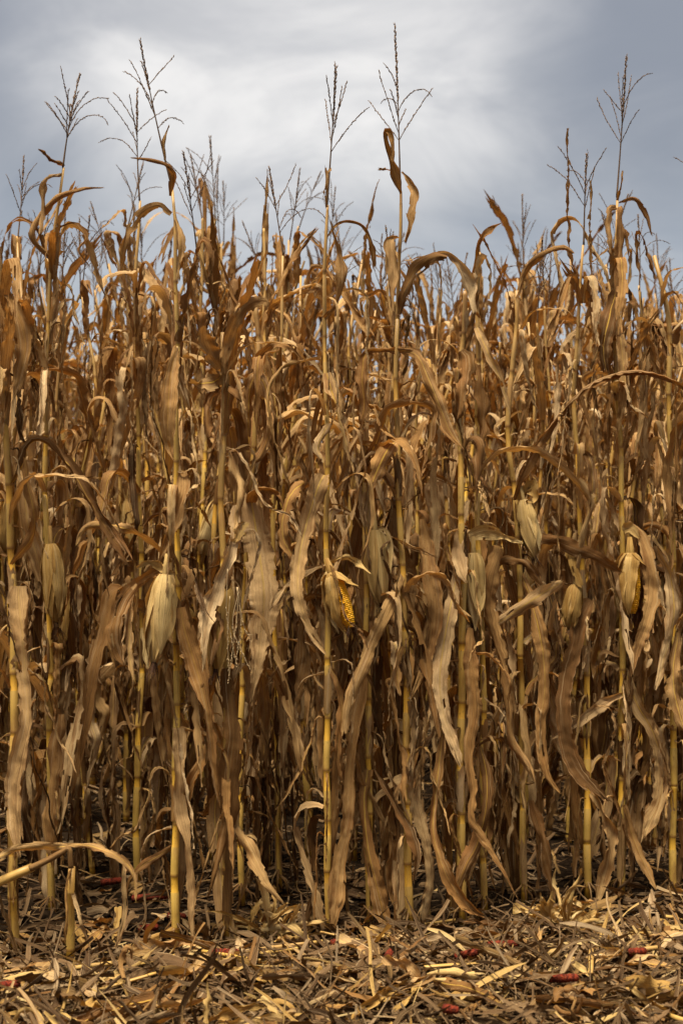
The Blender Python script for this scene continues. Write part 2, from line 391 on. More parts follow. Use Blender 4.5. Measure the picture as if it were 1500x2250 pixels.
def leaf_arrays(rng, kind, n=42, m=7):
    L = rng.uniform(0.52, 0.82); W = rng.uniform(0.036, 0.064)
    s = np.linspace(0, 1, n); trunc = 0.0; tw = 1.0
    if kind == 'hang':
        a0, a1 = rng.uniform(30, 70), rng.uniform(-97, -78); sb, sh = rng.uniform(0.04, 0.16), rng.uniform(0.012, 0.05)
        pitch = a0 + (a1 - a0) / (1 + np.exp(-(s - sb) / sh)) + 10 * smooth_noise(rng, n, 8); tw = rng.uniform(0.5, 2.6)
    elif kind == 'low':
        L *= 0.9; W *= 0.8
        a0, a1 = rng.uniform(10, 50), rng.uniform(-100, -82); sb, sh = rng.uniform(0.03, 0.1), rng.uniform(0.01, 0.03)
        pitch = a0 + (a1 - a0) / (1 + np.exp(-(s - sb) / sh)) + 12 * smooth_noise(rng, n, 6); tw = rng.uniform(1.2, 3.5)
    elif kind == 'arch':
        a0, a1 = rng.uniform(62, 80), rng.uniform(-92, -55); sb, sh = rng.uniform(0.15, 0.6), rng.choice([0.012, 0.03, 0.07, 0.13])
        pitch = a0 + (a1 - a0) / (1 + np.exp(-(s - sb) / sh)) + 7 * smooth_noise(rng, n, 8); tw = rng.uniform(0.2, 1.4)
    elif kind == 'shred':
        L *= rng.uniform(0.35, 0.8); W = rng.uniform(0.006, 0.018)
        a0, a1 = rng.uniform(-30, 60), rng.uniform(-100, -70); sb, sh = rng.uniform(0.05, 0.3), rng.choice([0.01, 0.05])
        pitch = a0 + (a1 - a0) / (1 + np.exp(-(s - sb) / sh)) + 22 * smooth_noise(rng, n, 5); tw = rng.uniform(1.0, 6.0)
    else:  # upright
        L *= 0.72; W *= 0.85
        a0, a1 = rng.uniform(72, 86), rng.uniform(40, 75); sb, sh = 0.5, 0.2
        pitch = a0 + (a1 - a0) / (1 + np.exp(-(s - sb) / sh)) + 6 * smooth_noise(rng, n, 8)
        if rng.random() < 0.5:
            b2 = rng.uniform(0.5, 0.75); pitch = pitch + (-150) / (1 + np.exp(-(s - b2) / 0.015))
        tw = rng.uniform(0.1, 1.0)
    kyaw = np.zeros(n)
    for _ in range(int(rng.integers(0, 4))):          # sharp creases where the dry blade has cracked
        g = 1 / (1 + np.exp(-(s - rng.uniform(0.15, 0.92)) / 0.008)); pitch = pitch + rng.uniform(-75, 50) * g; kyaw = kyaw + rng.uniform(-1.0, 1.0) * g
    pitch = np.clip(pitch, -108, 88)
    cut = rng.random() < 0.45
    yaw = np.cumsum(smooth_noise(rng, n, 9)) * (0.9 / n) * rng.uniform(0.5, 2.2) + kyaw
    p = np.radians(pitch); st = L / (n - 1)
    d = np.stack((np.cos(p) * np.cos(yaw), np.cos(p) * np.sin(yaw), np.sin(p)), 1)
    P = np.vstack((np.zeros(3), np.cumsum(d[:-1] * st, axis=0)))
    T, S, N = frames(P, (0, 1, 0))
    tau = rng.choice([-1, 1]) * tw * (0.2 + s) * s + 0.5 * smooth_noise(rng, n, 10) * s
    ct, sn = np.cos(tau)[:, None], np.sin(tau)[:, None]
    S, N = S * ct + N * sn, N * ct - S * sn
    Wd = leaf_width(s * (rng.uniform(0.6, 0.85) if cut else 1.0), W)
    return blade(rng, P, Wd, S, N, m, rng.uniform(0.003, 0.0085), rng.uniform(0.04, 0.07), rng.uniform(-1.5, 1.7), rng.uniform(0.003, 0.007),
                 0.14 if cut else 0.0, int(rng.integers(0, 4)), L)

LIB = {}
rngL = np.random.default_rng(11)
for kind, cnt, mats in (('hang', 34, ('leaf', 'leaf', 'leaf_pale', 'leaf')), ('low', 20, ('leaf_old_shaded', 'leaf_old_shaded', 'leaf', 'leaf_old_shaded')), ('arch', 24, ('leaf_rust', 'leaf', 'leaf', 'leaf_pale')), ('up', 16, ('leaf_rust', 'leaf', 'leaf_rust')), ('shred', 20, ('leaf_pale', 'leaf', 'leaf_pale', 'leaf_old_shaded'))):  # low leaves mostly get the brown with shade painted into it
    LIB[kind] = []
    for i in range(cnt):
        V, F, UV = leaf_arrays(rngL, kind)
        LIB[kind].append(make_mesh('leaf_blade', V, F, UV, (mats[i % len(mats)],)))

def stalk_profile(rng, path, r0, r1, k=10):
    """Path (n,3) from base to top -> one tube with swollen nodes and a sheath step in each internode. Returns arrays and node arc lengths."""
    P0, L = catmull(path, 400)
    nodes, z = [0.05], 0.05
    gap = rng.uniform(0.13, 0.17)
    while z < L - 0.12:
        z += gap * rng.uniform(0.92, 1.08); gap = min(gap * 1.06, 0.185) if z < 1.5 else gap * 1.0
        nodes.append(z)
    ss, rr, sh, nd = [0.0], [1.12], [0], [0]
    for a, b in zip(nodes[:-1], nodes[1:]):
        e = a + (b - a) * rng.uniform(0.55, 0.97)
        ss += [a - .006, a - .0025, a + .0025, a + .007, a + 0.4 * (e - a), e - 0.002, e, b - .012]
        rr += [1.0, 1.10, 1.10, 1.06, 1.09, 1.08, 0.97, 0.96]; q = 1.0
        sh += [0, 0, 0.4, 1, 1, 1, 0, 0]; nd += [0.1, 1.0, 0.85, 0.1, 0, 0.1, 0, 0.05]
    ss.append(L); rr.append(0.9); sh.append(0.4); nd.append(0)
    ss = np.clip(np.array(ss), 0, L); o = np.argsort(ss, kind='stable'); ss = ss[o] + np.arange(len(ss)) * 1e-6
    rr, sh, nd = np.array(rr)[o], np.array(sh)[o], np.array(nd)[o]
    t = np.linspace(0, L, 400); P = np.stack([np.interp(ss, t, P0[:, j]) for j in range(3)], 1)
    # slight zig-zag at the nodes
    kx = np.interp(ss, nodes, [(-1) ** i for i in range(len(nodes))]) * 0.0022
    P[:, 0] += kx; P[:, 1] += 0.6 * kx
    f = ss / L; rad = (r0 + (r1 - r0) * f ** 1.25) * rr
    V, F, UV = tube(P, rad, k)
    zn = np.stack((sh, nd, np.clip((f - 0.55) / 0.35, 0, 1)), 1); zone = np.vstack((np.repeat(zn, k, 0), zn[:1], zn[-1:]))
    coll = []
    for a in nodes[2:]:
        coll.append([np.interp(min(a, L), t, P0[:, j]) for j in range(3)] + [a / L])
    return (V, F, UV, zone), coll, L

def sheath_arrays(rng, P0, r, zone_L):
    """A papery leaf sheath wrapped loosely round the stretch of stalk P0 (k,3), split down one side with ragged ends."""
    n, m = 12, 9; C, L = catmull(P0, n); T, S, N = frames(C, (1, 0.1, 0.05))
    span = rng.uniform(3.4, 5.6); a0 = rng.uniform(0, 6.28); v = np.linspace(0, 1, m)
    rag0 = rng.uniform(0, 0.12, m); rag1 = rng.uniform(0, 0.30, m); u = np.linspace(0, 1, n)[:, None]; uu = rag0 + u * (1 - rag0 - rag1)
    idx = uu * (n - 1); i0 = np.floor(idx).astype(int).clip(0, n - 2); t = (idx - i0)[..., None]
    smp = lambda A: A[i0] * (1 - t) + A[i0 + 1] * t
    an = a0 + span * v[None, :] + 0.25 * smooth_noise(rng, n, 4)[:, None]
    rr = r * (1.22 + 0.12 * np.stack([smooth_noise(rng, n, 3) for _ in range(m)], 1)) * (1 + rng.uniform(0.1, 0.8) * (np.abs(v - 0.5)[None, :] * 2) ** 5 * u)
    V = smp(C) + rr[..., None] * (np.cos(an)[..., None] * smp(S) + np.sin(an)[..., None] * smp(N))
    UV = np.stack((np.broadcast_to(v[None, :], (n, m)) * 0.9 + 0.03, uu * L + 0.6), -1)
    return V.reshape(-1, 3), grid_faces(n, m), UV.reshape(-1, 2)

def sheath_list(rng, path, coll, r0, prob=0.6):
    P0, L = catmull(path, 200); t = np.linspace(0, L, 200); out = []
    cut = [0.05 / L] + [c[3] for c in coll]
    for a, b in zip(cut[:-1], cut[1:]):
        if rng.random() > prob: continue
        e = a + (b - a) * rng.uniform(0.6, 1.05)
        seg = np.stack([np.interp(np.linspace(a * L, e * L, 4), t, P0[:, j]) for j in range(3)], 1)
        out.append(sheath_arrays(rng, seg, r0 * (1 - 0.6 * ((a + e) / 2) ** 1.25), L))
    return out

def spikelets(bag, rng, P, dens, ln, wd, spread=0.5, start=0.0):
    """Small pointed grains along a line."""
    s = np.concatenate(([0], np.cumsum(np.linalg.norm(np.diff(P, axis=0), axis=1)))); L = s[-1]
    T, S, N = frames(P, (1, 0.2, 0.1)); k = max(2, int(L * (1 - start) * dens))
    for q in range(k):
        u = L * (start + (1 - start) * (q + rng.uniform(-0.3, 0.3) + 0.5) / k); i = min(np.searchsorted(s, u), len(P) - 1); pu = np.array([np.interp(u, s, P[:, 0]), np.interp(u, s, P[:, 1]), np.interp(u, s, P[:, 2])])
        a = rng.uniform(0, 6.28); out = np.cos(a) * S[i] + np.sin(a) * N[i]
        d = norm(T[i] + out * spread * rng.uniform(0.4, 1.2)); l = ln * rng.uniform(0.7, 1.25); wv = wd * rng.uniform(0.8, 1.2)
        b = pu + out * wd * 0.35; s1 = norm(np.cross(d, out + 0.01)); s2 = np.cross(d, s1); mid = b + d * l * 0.45
        V = np.array([b, mid + s1 * wv / 2, mid - s1 * wv / 4 + s2 * wv * 0.43, mid - s1 * wv / 4 - s2 * wv * 0.43, b + d * l])
        bag.add(V, np.array([[0, 1, 2, -1], [0, 2, 3, -1], [0, 3, 1, -1], [4, 2, 1, -1], [4, 3, 2, -1], [4, 1, 3, -1]]))

def tassel_arrays(rng, height=0.5, nb=7, lean=0.0, fine=True):
    """Spike on its thin stem plus a list of branches, base at the origin. -> (spike Bag, [branch Bag])"""
    n = 24; t = np.linspace(0, 1, n); bend = rng.uniform(-0.05, 0.05, 2)
    ax = np.stack((lean * t * height + bend[0] * t ** 2 * height, bend[1] * t ** 2 * height * 2, t * height), 1)
    low = rng.uniform(0.30, 0.42); sp = Bag()
    V, F, UV = tube(ax, np.interp(t, [0, low, 1], [0.0035, 0.0022, 0.0009]), 5 if fine else 3); sp.add(V, F, UV)
    i0 = int(n * (low + 0.22)); spikelets(sp, rng, ax[i0:], 520 if fine else 110, 0.011 if fine else 0.018, 0.0038 if fine else 0.005, 0.28)
    br = []; n2 = 12
    for q in range(nb):
        h = low + 0.30 * (q / max(nb - 1, 1)) ** 1.2; p0 = ax[min(int(h * (n - 1)), n - 1)]
        L = rng.uniform(0.09, 0.22) * (1 - 0.3 * q / nb); a = q * 2.4 + rng.uniform(-1.3, 1.3); ang = R(rng.uniform(10, 42)); droop = rng.uniform(-0.2, 0.6) if rng.random() < 0.8 else rng.uniform(0.8, 2.6)
        u = np.linspace(0, 1, n2); th = ang + droop * u ** 1.6
        d = np.stack((np.sin(th) * math.cos(a), np.sin(th) * math.sin(a), np.cos(th)), 1) + 0.05 * np.stack([smooth_noise(rng, n2, 4) for _ in range(3)], 1)
        P = p0 + np.vstack((np.zeros(3), np.cumsum(d[:-1] * L / (n2 - 1), axis=0)))
        b = Bag(); V, F, UV = tube(P, np.interp(u, [0, 1], [0.0013, 0.0008]), 4 if fine else 3); b.add(V, F, UV)
        spikelets(b, rng, P, 230 if fine else 60, 0.0095 if fine else 0.016, 0.0028 if fine else 0.004, 0.24, 0.1); br.append(b)
    return sp, br

def ear_arrays(rng, L=0.2, Rr=0.031, n_husk=6, open_side=None, flare=0.25):
    """Ear along +Z, base at the origin. -> core Bag, [husk leaf Bag]"""
    prof = lambda t: Rr * np.interp(t, [0, .05, .15, .35, .6, .8, .93, 1.0], [0.35, .62, .86, 1.0, .97, .78, .48, .16])
    core = Bag(); t = np.linspace(0, 1, 18); k = 16; a = np.linspace(0, 2 * np.pi, k, endpoint=False)
    g = 1 + 0.05 * rng.uniform(-1, 1, k)[None, :] + 0.02 * np.stack([smooth_noise(rng, 18, 4) for _ in range(k)], 1)
    r = prof(t)[:, None] * g * 0.95 * (0.8 if open_side is not None else 1)
    P = np.stack((r * np.cos(a), r * np.sin(a), np.broadcast_to(t[:, None] * L, r.shape)), -1)
    i, j = np.meshgrid(np.arange(17), np.arange(k), indexing='ij')
    F = np.stack((i * k + j, i * k + (j + 1) % k, (i + 1) * k + (j + 1) % k, (i + 1) * k + j), -1).reshape(-1, 4)
    UV = np.stack((np.broadcast_to((a / 6.2832)[None, :] * 2, (18, k)), np.broadcast_to(t[:, None] * L, (18, k))), -1).reshape(-1, 2)
    core.add(P.reshape(-1, 3), F, UV)
    V, F, U = tube(np.array([[0, 0, -0.05], [0, 0, 0.0], [0, 0, 0.012]]), [0.006, 0.008, 0.009], 8); core.add(V, F, U)
    husks = []
    for q in range(n_husk + (open_side is not None)):
        if q == n_husk: c, half = open_side, 0.9
        elif open_side is None: c = q * 2 * np.pi / n_husk * 2.0 + rng.uniform(-0.35, 0.35); half = rng.uniform(0.75, 1.25)
        else: c = open_side + np.pi + (q - (n_husk - 1) / 2) * 0.72; half = 0.70
        te = rng.uniform(0.88, 1.22) if q < n_husk else 0.36; n, m = 18, 7; u = np.linspace(0, 1, n); tt = u * te
        hw = half * np.clip(1.05 - u ** 2.4, 0.03, 1) * (1.0 if open_side is None else 1 + 0.75 * np.clip(1 - u / 0.45, 0, 1)); v = np.linspace(-1, 1, m)
        fl = flare * rng.uniform(-0.1, 1.0) * np.clip((u - 0.55) / 0.45, 0, 1) ** 2 * Rr * 1.6
        if open_side is not None: fl = fl + 0.35 * Rr * np.clip((u - 0.3) / 0.7, 0, 1)
        rad = prof(np.clip(tt, 0, 1)) * (1.0 + 0.012 * q) + 0.0006 * q + fl
        edge = 0.006 * np.abs(v)[None, :] ** 3 * np.where(v < 0, 1, 0.7)[None, :] * (0.3 + smooth_noise(rng, n, 3)[:, None]) + 0.0012 * np.stack([smooth_noise(rng, n, 4) for _ in range(m)], 1)
        an = c + hw[:, None] * v[None, :]; rr = rad[:, None] + edge + 0.002 * np.abs(v)[None, :] ** 2
        P = np.stack((rr * np.cos(an), rr * np.sin(an), np.broadcast_to((tt * L)[:, None], rr.shape)), -1)
        b = Bag(); UV = np.stack((np.broadcast_to((v * 0.5 + 0.5)[None, :], (n, m)), np.broadcast_to((tt * L)[:, None], (n, m))), -1).reshape(-1, 2)
        b.add(P.reshape(-1, 3), grid_faces(n, m), UV); husks.append(b)
    return core, husks

def kernel_bag(rng, L=0.17, Rr=0.0235, rows=14):
    b = Bag(); k = 28
    base = np.array([[-1, -1, 0], [1, -1, 0], [1, 1, 0], [-1, 1, 0], [-.82, -.82, .7], [.82, -.82, .7], [.82, .82, .7], [-.82, .82, .7], [0, 0, 1.0]])
    F = np.array([[0, 1, 5, 4], [1, 2, 6, 5], [2, 3, 7, 6], [3, 0, 4, 7], [4, 5, 8, -1], [5, 6, 8, -1], [6, 7, 8, -1], [7, 4, 8, -1]])
    for i in range(k):
        t = (i + 0.5) / k; rr = Rr * np.interp(t, [0, .1, .5, .85, 1], [.85, 1, .98, .72, .35])
        for j in range(rows):
            a = (j + 0.15 * rng.uniform(-1, 1)) * 2 * np.pi / rows; w = np.pi * rr / rows * 0.94; l = L / k / 2 * 0.94
            q = base * np.array([w, l, 0.0062 * rng.uniform(0.85, 1.1)])
            er = np.array([math.cos(a), math.sin(a), 0]); et = np.array([-math.sin(a), math.cos(a), 0]); ez = np.array([0, 0, 1.0])
            b.add(q[:, :1] * et + q[:, 1:2] * ez + (q[:, 2:3] + rr - 0.004) * er + ez * t * L, F)
    return b

def silk_bag(rng, L, n=16):
    b = Bag()
    for q in range(n):
        a = rng.uniform(0, 6.28); l = rng.uniform(0.03, 0.075); u = np.linspace(0, 1, 5)[:, None]
        P = np.array([0, 0, L * 0.95]) + u * l * np.array([0.35 * math.cos(a), 0.35 * math.sin(a), 0.9]) + 0.006 * rng.uniform(-1, 1, (5, 3)) * u
        V, F, U = tube(P, [0.0016, 0.0014, 0.0012, 0.001, 0.0006], 3); b.add(V, F, U)
    return b

EARS = []      # (core mesh, [husk meshes], joined mesh)
rngE = np.random.default_rng(5)
for q in range(5):
    L = rngE.uniform(0.18, 0.22); core, hs = ear_arrays(rngE, L, rngE.uniform(0.028, 0.032), 8, None, 0.28)
    j = Bag()
    for b in [core] + hs: j.add(*b.arrays()[:3])
    hm = 'husk' if q % 2 == 0 else 'husk_gold'
    EARS.append((core.mesh('ear_core', (hm,)), [b.mesh('husk_leaf', (hm,)) for b in hs], j.mesh('ear', (hm,)), silk_bag(rngE, L).mesh('silk', ('silk',)), L))
core, hs = ear_arrays(rngE, 0.2, 0.033, 4, open_side=0.0, flare=0.15)
OPEN_EAR = (kernel_bag(rngE).mesh('kernels', ('kernel',)), [b.mesh('husk_leaf', ('husk' if i % 2 else 'husk_gold',)) for i, b in enumerate(hs)], silk_bag(rngE, 0.17).mesh('silk', ('silk',)),
            tube(np.array([[0, 0, -0.05], [0, 0, 0.0], [0, 0, 0.15]]), [0.006, 0.012, 0.016], 10))
OPEN_CORE = make_mesh('cob_core', *OPEN_EAR[3], ('husk_gold',))

def ear_rot(dirv, roll):
    q = Vector(dirv).normalized().to_track_quat('Z', 'X'); return (q @ Euler((0, 0, roll)).to_quaternion()).to_euler()

TASSELS = []
rngT = np.random.default_rng(77)
for q in range(9):
    sp, br = tassel_arrays(rngT, rngT.uniform(0.30, 0.42), int(rngT.integers(5, 11)), rngT.uniform(-0.08, 0.08))
    j = Bag()
    for b in [sp] + br: j.add(*b.arrays()[:2])
    TASSELS.append(j.mesh('tassel', ('tassel',)))

STALKS = []
rngS = np.random.default_rng(21)
for q in range(10):
    H = rngS.uniform(2.05, 2.42); b = rngS.uniform(-0.05, 0.05, (4, 2))
    path = np.array([[0, 0, -0.02], [b[0, 0] * .4, b[0, 1] * .4, H * .25], [b[1, 0], b[1, 1], H * .55], [b[2, 0] * 1.3, b[2, 1] * 1.3, H * .8], [b[3, 0] * 2, b[3, 1] * 2, H]])
    arr, coll, L = stalk_profile(rngS, path, rngS.uniform(0.0105, 0.0135), 0.0048, 9)
    V, F, UV, zone = arr
    bg_ = Bag().add(V, F, UV, zone, 0)
    for sh_ in sheath_list(rngS, path, coll, 0.012, 0.45): bg_.add(*sh_, None, int(rngS.integers(1, 3)))
    STALKS.append((bg_.mesh('stalk', ('stalk', 'leaf_old_shaded', 'leaf')), coll, path[-1], H))

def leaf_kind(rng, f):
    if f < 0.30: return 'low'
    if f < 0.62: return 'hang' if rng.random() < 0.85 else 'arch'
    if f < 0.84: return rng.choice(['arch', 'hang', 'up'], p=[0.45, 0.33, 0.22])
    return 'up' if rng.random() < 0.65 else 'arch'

def random_leaves(rng, root, coll, plane, skip=None, keep=1.0, dense=False):
    for i, (x, y, z, f) in enumerate(coll):
        if f > 0.985 or rng.random() > keep or (skip and skip(f)): continue
        a = plane + (i % 2) * math.pi + rng.uniform(-0.6, 0.6); k = leaf_kind(rng, f)
        me = LIB[k][rng.integers(len(LIB[k]))]; s = rng.uniform(0.82, 1.12) * (0.8 if f > 0.88 else 1.0)
        link('leaf', me, root, (x + 0.011 * math.cos(a), y + 0.011 * math.sin(a), z), (0, 0, a), (s, s * rng.choice([-1, 1]), s))
        for _ in range(2 if (f > 0.62 and dense) else 0):
            a2 = a + rng.uniform(1.0, 2.6); kk = 'arch' if rng.random() < 0.6 else 'up'; me = LIB[kk][rng.integers(len(LIB[kk]))]; s2 = s * rng.uniform(0.55, 0.8)
            link('leaf', me, root, (x + 0.008 * math.cos(a2), y + 0.008 * math.sin(a2), z - rng.uniform(0.02, 0.10)), (0, 0, a2), (s2, s2, s2))
        if dense == 2:
            a3 = rng.uniform(0, 6.28); me = LIB['shred'][rng.integers(len(LIB['shred']))]
            link('leaf', me, root, (x + 0.01 * math.cos(a3), y + 0.01 * math.sin(a3), z - 0.05), (0, 0, a3), (s, s, s))
        for _ in range(2 if (f < 0.6 and dense == 2) else 0):
            a += rng.uniform(1.2, 2.4); me = LIB['low'][rng.integers(len(LIB['low']))]
            link('leaf', me, root, (x + 0.011 * math.cos(a), y + 0.011 * math.sin(a), z + 0.05), (0, 0, a), (s, s * rng.choice([-1, 1]), s))

# ------------------------------------------------------------------ the ground
rngG = np.random.default_rng(3)
gx = np.concatenate(([-900, -200, -60, -25, -12, -7], np.linspace(-4.5, 4.5, 150), [7, 12, 25, 60, 200, 900]))
gy = np.concatenate(([-900, -200, -50, -15, -4, 0, 1.5], np.linspace(2.4, 9.0, 120), np.linspace(9.5, 26, 30), [35, 60, 150, 400, 1200]))
XX, YY = np.meshgrid(gx, gy, indexing='ij')
def ground_z(x, y):
    x = np.asarray(x, float); y = np.asarray(y, float)
    return 0.016 * np.sin(3.1 * x + 1.7 * y) * np.sin(2.3 * y - 1.1 * x) + 0.008 * np.sin(11 * x + 2.0 * np.sin(5 * y)) * np.sin(9 * y + 1.3) - 0.012
ZZ = ground_z(XX, YY) + np.where((np.abs(XX) < 4.6) & (YY > 2.3) & (YY < 9), rngG.normal(0, 0.0045, XX.shape), 0)
ZZ = np.where((np.abs(XX) > 6) | (YY > 27) | (YY < 1), -0.012, ZZ)
ground = link('ground', make_mesh('ground', np.stack((XX, YY, ZZ), -1).reshape(-1, 3), grid_faces(len(gx), len(gy))[:, ::-1], None, ('soil',)))
tag(ground, 'dark soil under the corn', None, None, 'structure')

# ------------------------------------------------------------------ front-row corn plants (traced stalks)
HERO = {}
def hero(key, label, path, r0=0.0125, top=None, tassel=None, group='corn plants of the front row', seed=0, auto=None, depth=None, ftop=0.5):
    """path: stalk as (x, y) photo pixels from the base up, at its own depth; tassel: (branches, x_top, y_top)."""
    rng = np.random.default_rng(1000 + seed)
    d = depth or ground_depth(path[0][1]); base = pix(path[0][0], path[0][1], d)
    base[2] = 0.0
    pts = [pix(x, y, d) - base for x, y in path]; pts[0][2] = -0.02
    wob = rng.uniform(-0.02, 0.02, len(pts))
    for i in range(1, len(pts)): pts[i][1] += wob[i]
    arr, coll, L = stalk_profile(rng, np.array(pts), r0, 0.0042 if tassel else 0.007, 12)
    root = bpy.data.objects.new('corn_plant', None); COL.objects.link(root); root.location = base; root.empty_display_size = 0.1
    tag(root, label, 'corn plant', group)
    V, F, UV, zone = arr
    link('stalk', make_mesh('stalk', V, F, UV, ('stalk',), zone), root)
    for sh_ in sheath_list(rng, np.array(pts), coll, r0, 0.22): link('sheath', make_mesh('sheath', *sh_, (str(rng.choice(['leaf', 'leaf_old_shaded', 'leaf_pale'])),)), root)
    if tassel:
        nb, tx, ty = tassel; tip = pix(tx, ty, d) - base; b0 = pts[-1]; ht = tip[2] - b0[2]
        sp, br = tassel_arrays(rng, ht, nb, (tip[0] - b0[0]) / ht)
        t = link('tassel', sp.mesh('tassel', ('tassel',)), root, b0)
        for b in br: link('branch', b.mesh('branch', ('tassel',)), t)
    if auto:
        random_leaves(rng, root, coll, rng.uniform(-0.5, 0.5), skip=lambda f: not (auto[0] <= f <= auto[1]), keep=auto[2], dense=1)
    for i, (x, y, z, f) in enumerate(coll):              # torn shreds and small crossing leaves
        if f > 0.93: continue
        for q in range(3):
            a = rng.uniform(0, 6.28); kd = 'shred' if q < 2 else str(rng.choice(['hang', 'arch', 'low'])); me = LIB[kd][rng.integers(len(LIB[kd]))]; sc_ = rng.uniform(0.7, 1.1) if q < 2 else rng.uniform(0.4, 0.7)
            if q == 2 and (f < 0.25 or rng.random() < 0.4): continue
            link('leaf', me, root, (x + 0.011 * math.cos(a), y + 0.011 * math.sin(a), z - rng.uniform(0, 0.12)), (0, 0, a), (sc_, sc_, sc_))
    b = Bag()
    for q in range(8):                                    # brace roots
        a = q * 0.785 + rng.uniform(-0.25, 0.25); l = rng.uniform(0.03, 0.055); h = rng.uniform(0.03, 0.055)
        b.add(*tube(np.array([[0.008 * math.cos(a), 0.008 * math.sin(a), h], [(0.008 + 0.6 * l) * math.cos(a), (0.008 + 0.6 * l) * math.sin(a), h * 0.55], [(0.008 + l) * math.cos(a), (0.008 + l) * math.sin(a), -0.03]]), [0.0035, 0.003, 0.002], 5)[:3])
    link('brace_roots', b.mesh('brace_roots', ('leaf_old_shaded',)), root)
    if key != 'P1':
        for i, (x, y, z, f) in enumerate(coll):          # more old leaves on the far side of the stalk
            if not 0.04 < f < 0.6: continue
            for q in range(2):
                a = rng.uniform(0.15, math.pi - 0.15); kd = 'low' if rng.random() < 0.6 else 'hang'; me = LIB[kd][rng.integers(len(LIB[kd]))]; sc_ = rng.uniform(0.8, 1.1)
                if rng.random() < 0.8: link('leaf', me, root, (x + 0.011 * math.cos(a), y + 0.011 * math.sin(a), z + 0.04 * q), (0, 0, a), (sc_, sc_, sc_))
    HERO[key] = (root, base, d, rng)
    return root

def hero_leaf(key, pts, dd=-0.07, mat='leaf', tw=0.5, name='leaf', curl=0.45, ruffle=0.006, rag=0.0, holes=0, tw0=0.0, m=9, start=None):
    """pts: (x, y, width) in photo pixels from the collar to the tip, at the plant's depth plus up to dd metres."""
    root, base, d, rng = HERO[key]
    n0 = len(pts); A = []
    for i, p in enumerate(pts):
        f = i / (n0 - 1); off = -0.012 + (start or 0) * (1 - f) + dd * (f ** 0.6) + rng.uniform(-0.012, 0.012)
        q = pix(p[0], p[1], d + off) - base
        A.append([*q, p[2] / FPX * d * (0.78 if mat == 'leaf_rust' else 1.0)])
    Lp = sum(math.dist(A[i][:3], A[i + 1][:3]) for i in range(n0 - 1)); n = int(np.clip(Lp / 0.010, 16, 90))
    C, L = catmull(A, n); P, W = C[:, :3], np.maximum(C[:, 3], 0.002)
    T = norm(np.gradient(P, axis=0)); view = norm(P + base - np.array([0, 0, CAM_Z]))
    S = norm(np.cross(T, view)); 
    for i in range(1, n):
        if np.dot(S[i], S[i - 1]) < 0: S[i] = -S[i]
    N = np.cross(T, S)
    tau = tw0 + 2.1 * tw * smooth_noise(rng, n, n / 4.0)
    ct, sn = np.cos(tau)[:, None], np.sin(tau)[:, None]; S, N = S * ct + N * sn, N * ct - S * sn
    V, F, UV = blade(rng, P, W * 0.88, S, N, m, ruffle * 0.95, rng.uniform(0.030, 0.06), curl * rng.uniform(0.9, 3.0) * rng.choice([-1, 1]) * (1.8 if mat == 'leaf_rust' else 1), 0.0024, rag or 0.06, holes + int(rng.integers(0, 2)), L, 0.16)
    return link(name, make_mesh('leaf_blade', V, F, UV, (mat,)), root)

def hero_ear(key, p0, p1, wpx, q=0, opened=False, roll=0.0, shank=None, dd=-0.035):
    root, base, d, rng = HERO[key]
    a = pix(p0[0], p0[1], d + dd) - base; b = pix(p1[0], p1[1], d + dd - 0.015) - base
    v = Vector(b - a); Lr = v.length
    if opened:
        sx = wpx / FPX * d / 0.068; s = Lr / 0.2
        e = link('ear', OPEN_CORE, root, a, ear_rot(v, roll), (sx, sx, s))
        link('kernels', OPEN_EAR[0], e, (0, 0, 0.02))
        for h in OPEN_EAR[1]: link('husk_leaf', h, e)
        link('silk', OPEN_EAR[2], e)
    else:
        c, hs_, jm, silk, L = EARS[q]; sx = wpx / FPX * d / 0.078; s = Lr / L
        e = link('ear', c, root, a, ear_rot(v, roll), (sx, sx, s))
        for h in hs_: link('husk_leaf', h, e)
        link('silk', silk, e)
    return e

FR = 'corn plants of the front row'
hero('P1', 'corn plant at the left edge with one broad leaf hanging straight down', [(32, 2092), (30, 1800), (34, 1500), (24, 1250), (18, 1000), (12, 800), (2, 640), (-8, 520)], 0.0125, seed=1, auto=(0.6, 0.97, 0.9))
hero('P2', 'tall corn plant whose tassel leans left, with a plump ear half covered by curled leaves', [(384, 2062), (386, 1800), (388, 1400), (391, 1180), (386, 1050), (389, 830), (388, 620), (384, 480), (374, 400)], 0.0115, tassel=(6, 297, 93), seed=2, auto=(0.68, 0.82, 0.6))
hero('P3', 'corn plant with snapped top and bleached tassel strands hanging at ear height', [(497, 2060), (500, 1800), (498, 1500), (488, 1200), (486, 1050), (492, 900), (494, 830), (490, 730)], 0.0115, seed=3, auto=(0.80, 0.97, 0.8))
hero('P4', 'corn plant with an open ear showing yellow kernels, under a thin tassel beside the middle', [(722, 2000), (718, 1650), (721, 1400), (717, 1200), (719, 930), (712, 750), (715, 560), (718, 450)], 0.0105, tassel=(6, 741, 155), seed=4, auto=(0.6, 0.86, 0.5), depth=4.22)
hero('P5', 'tallest corn plant, its tassel spike standing highest against the cloud', [(898, 2032), (894, 1600), (888, 1350), (879, 1160), (871, 900), (872, 700), (880, 520), (879, 420)], 0.0122, tassel=(8, 872, 52), seed=5, auto=(0.5, 0.70, 0.5))
hero('P11', 'shorter corn stalk left of the tallest plant, its closed ear hanging beside the open one', [(811, 2045), (810, 1700), (805, 1400), (803, 1200), (800, 1000), (795, 880), (800, 800)], 0.0105, seed=6, auto=(0.6, 0.97, 0.9), depth=4.3)
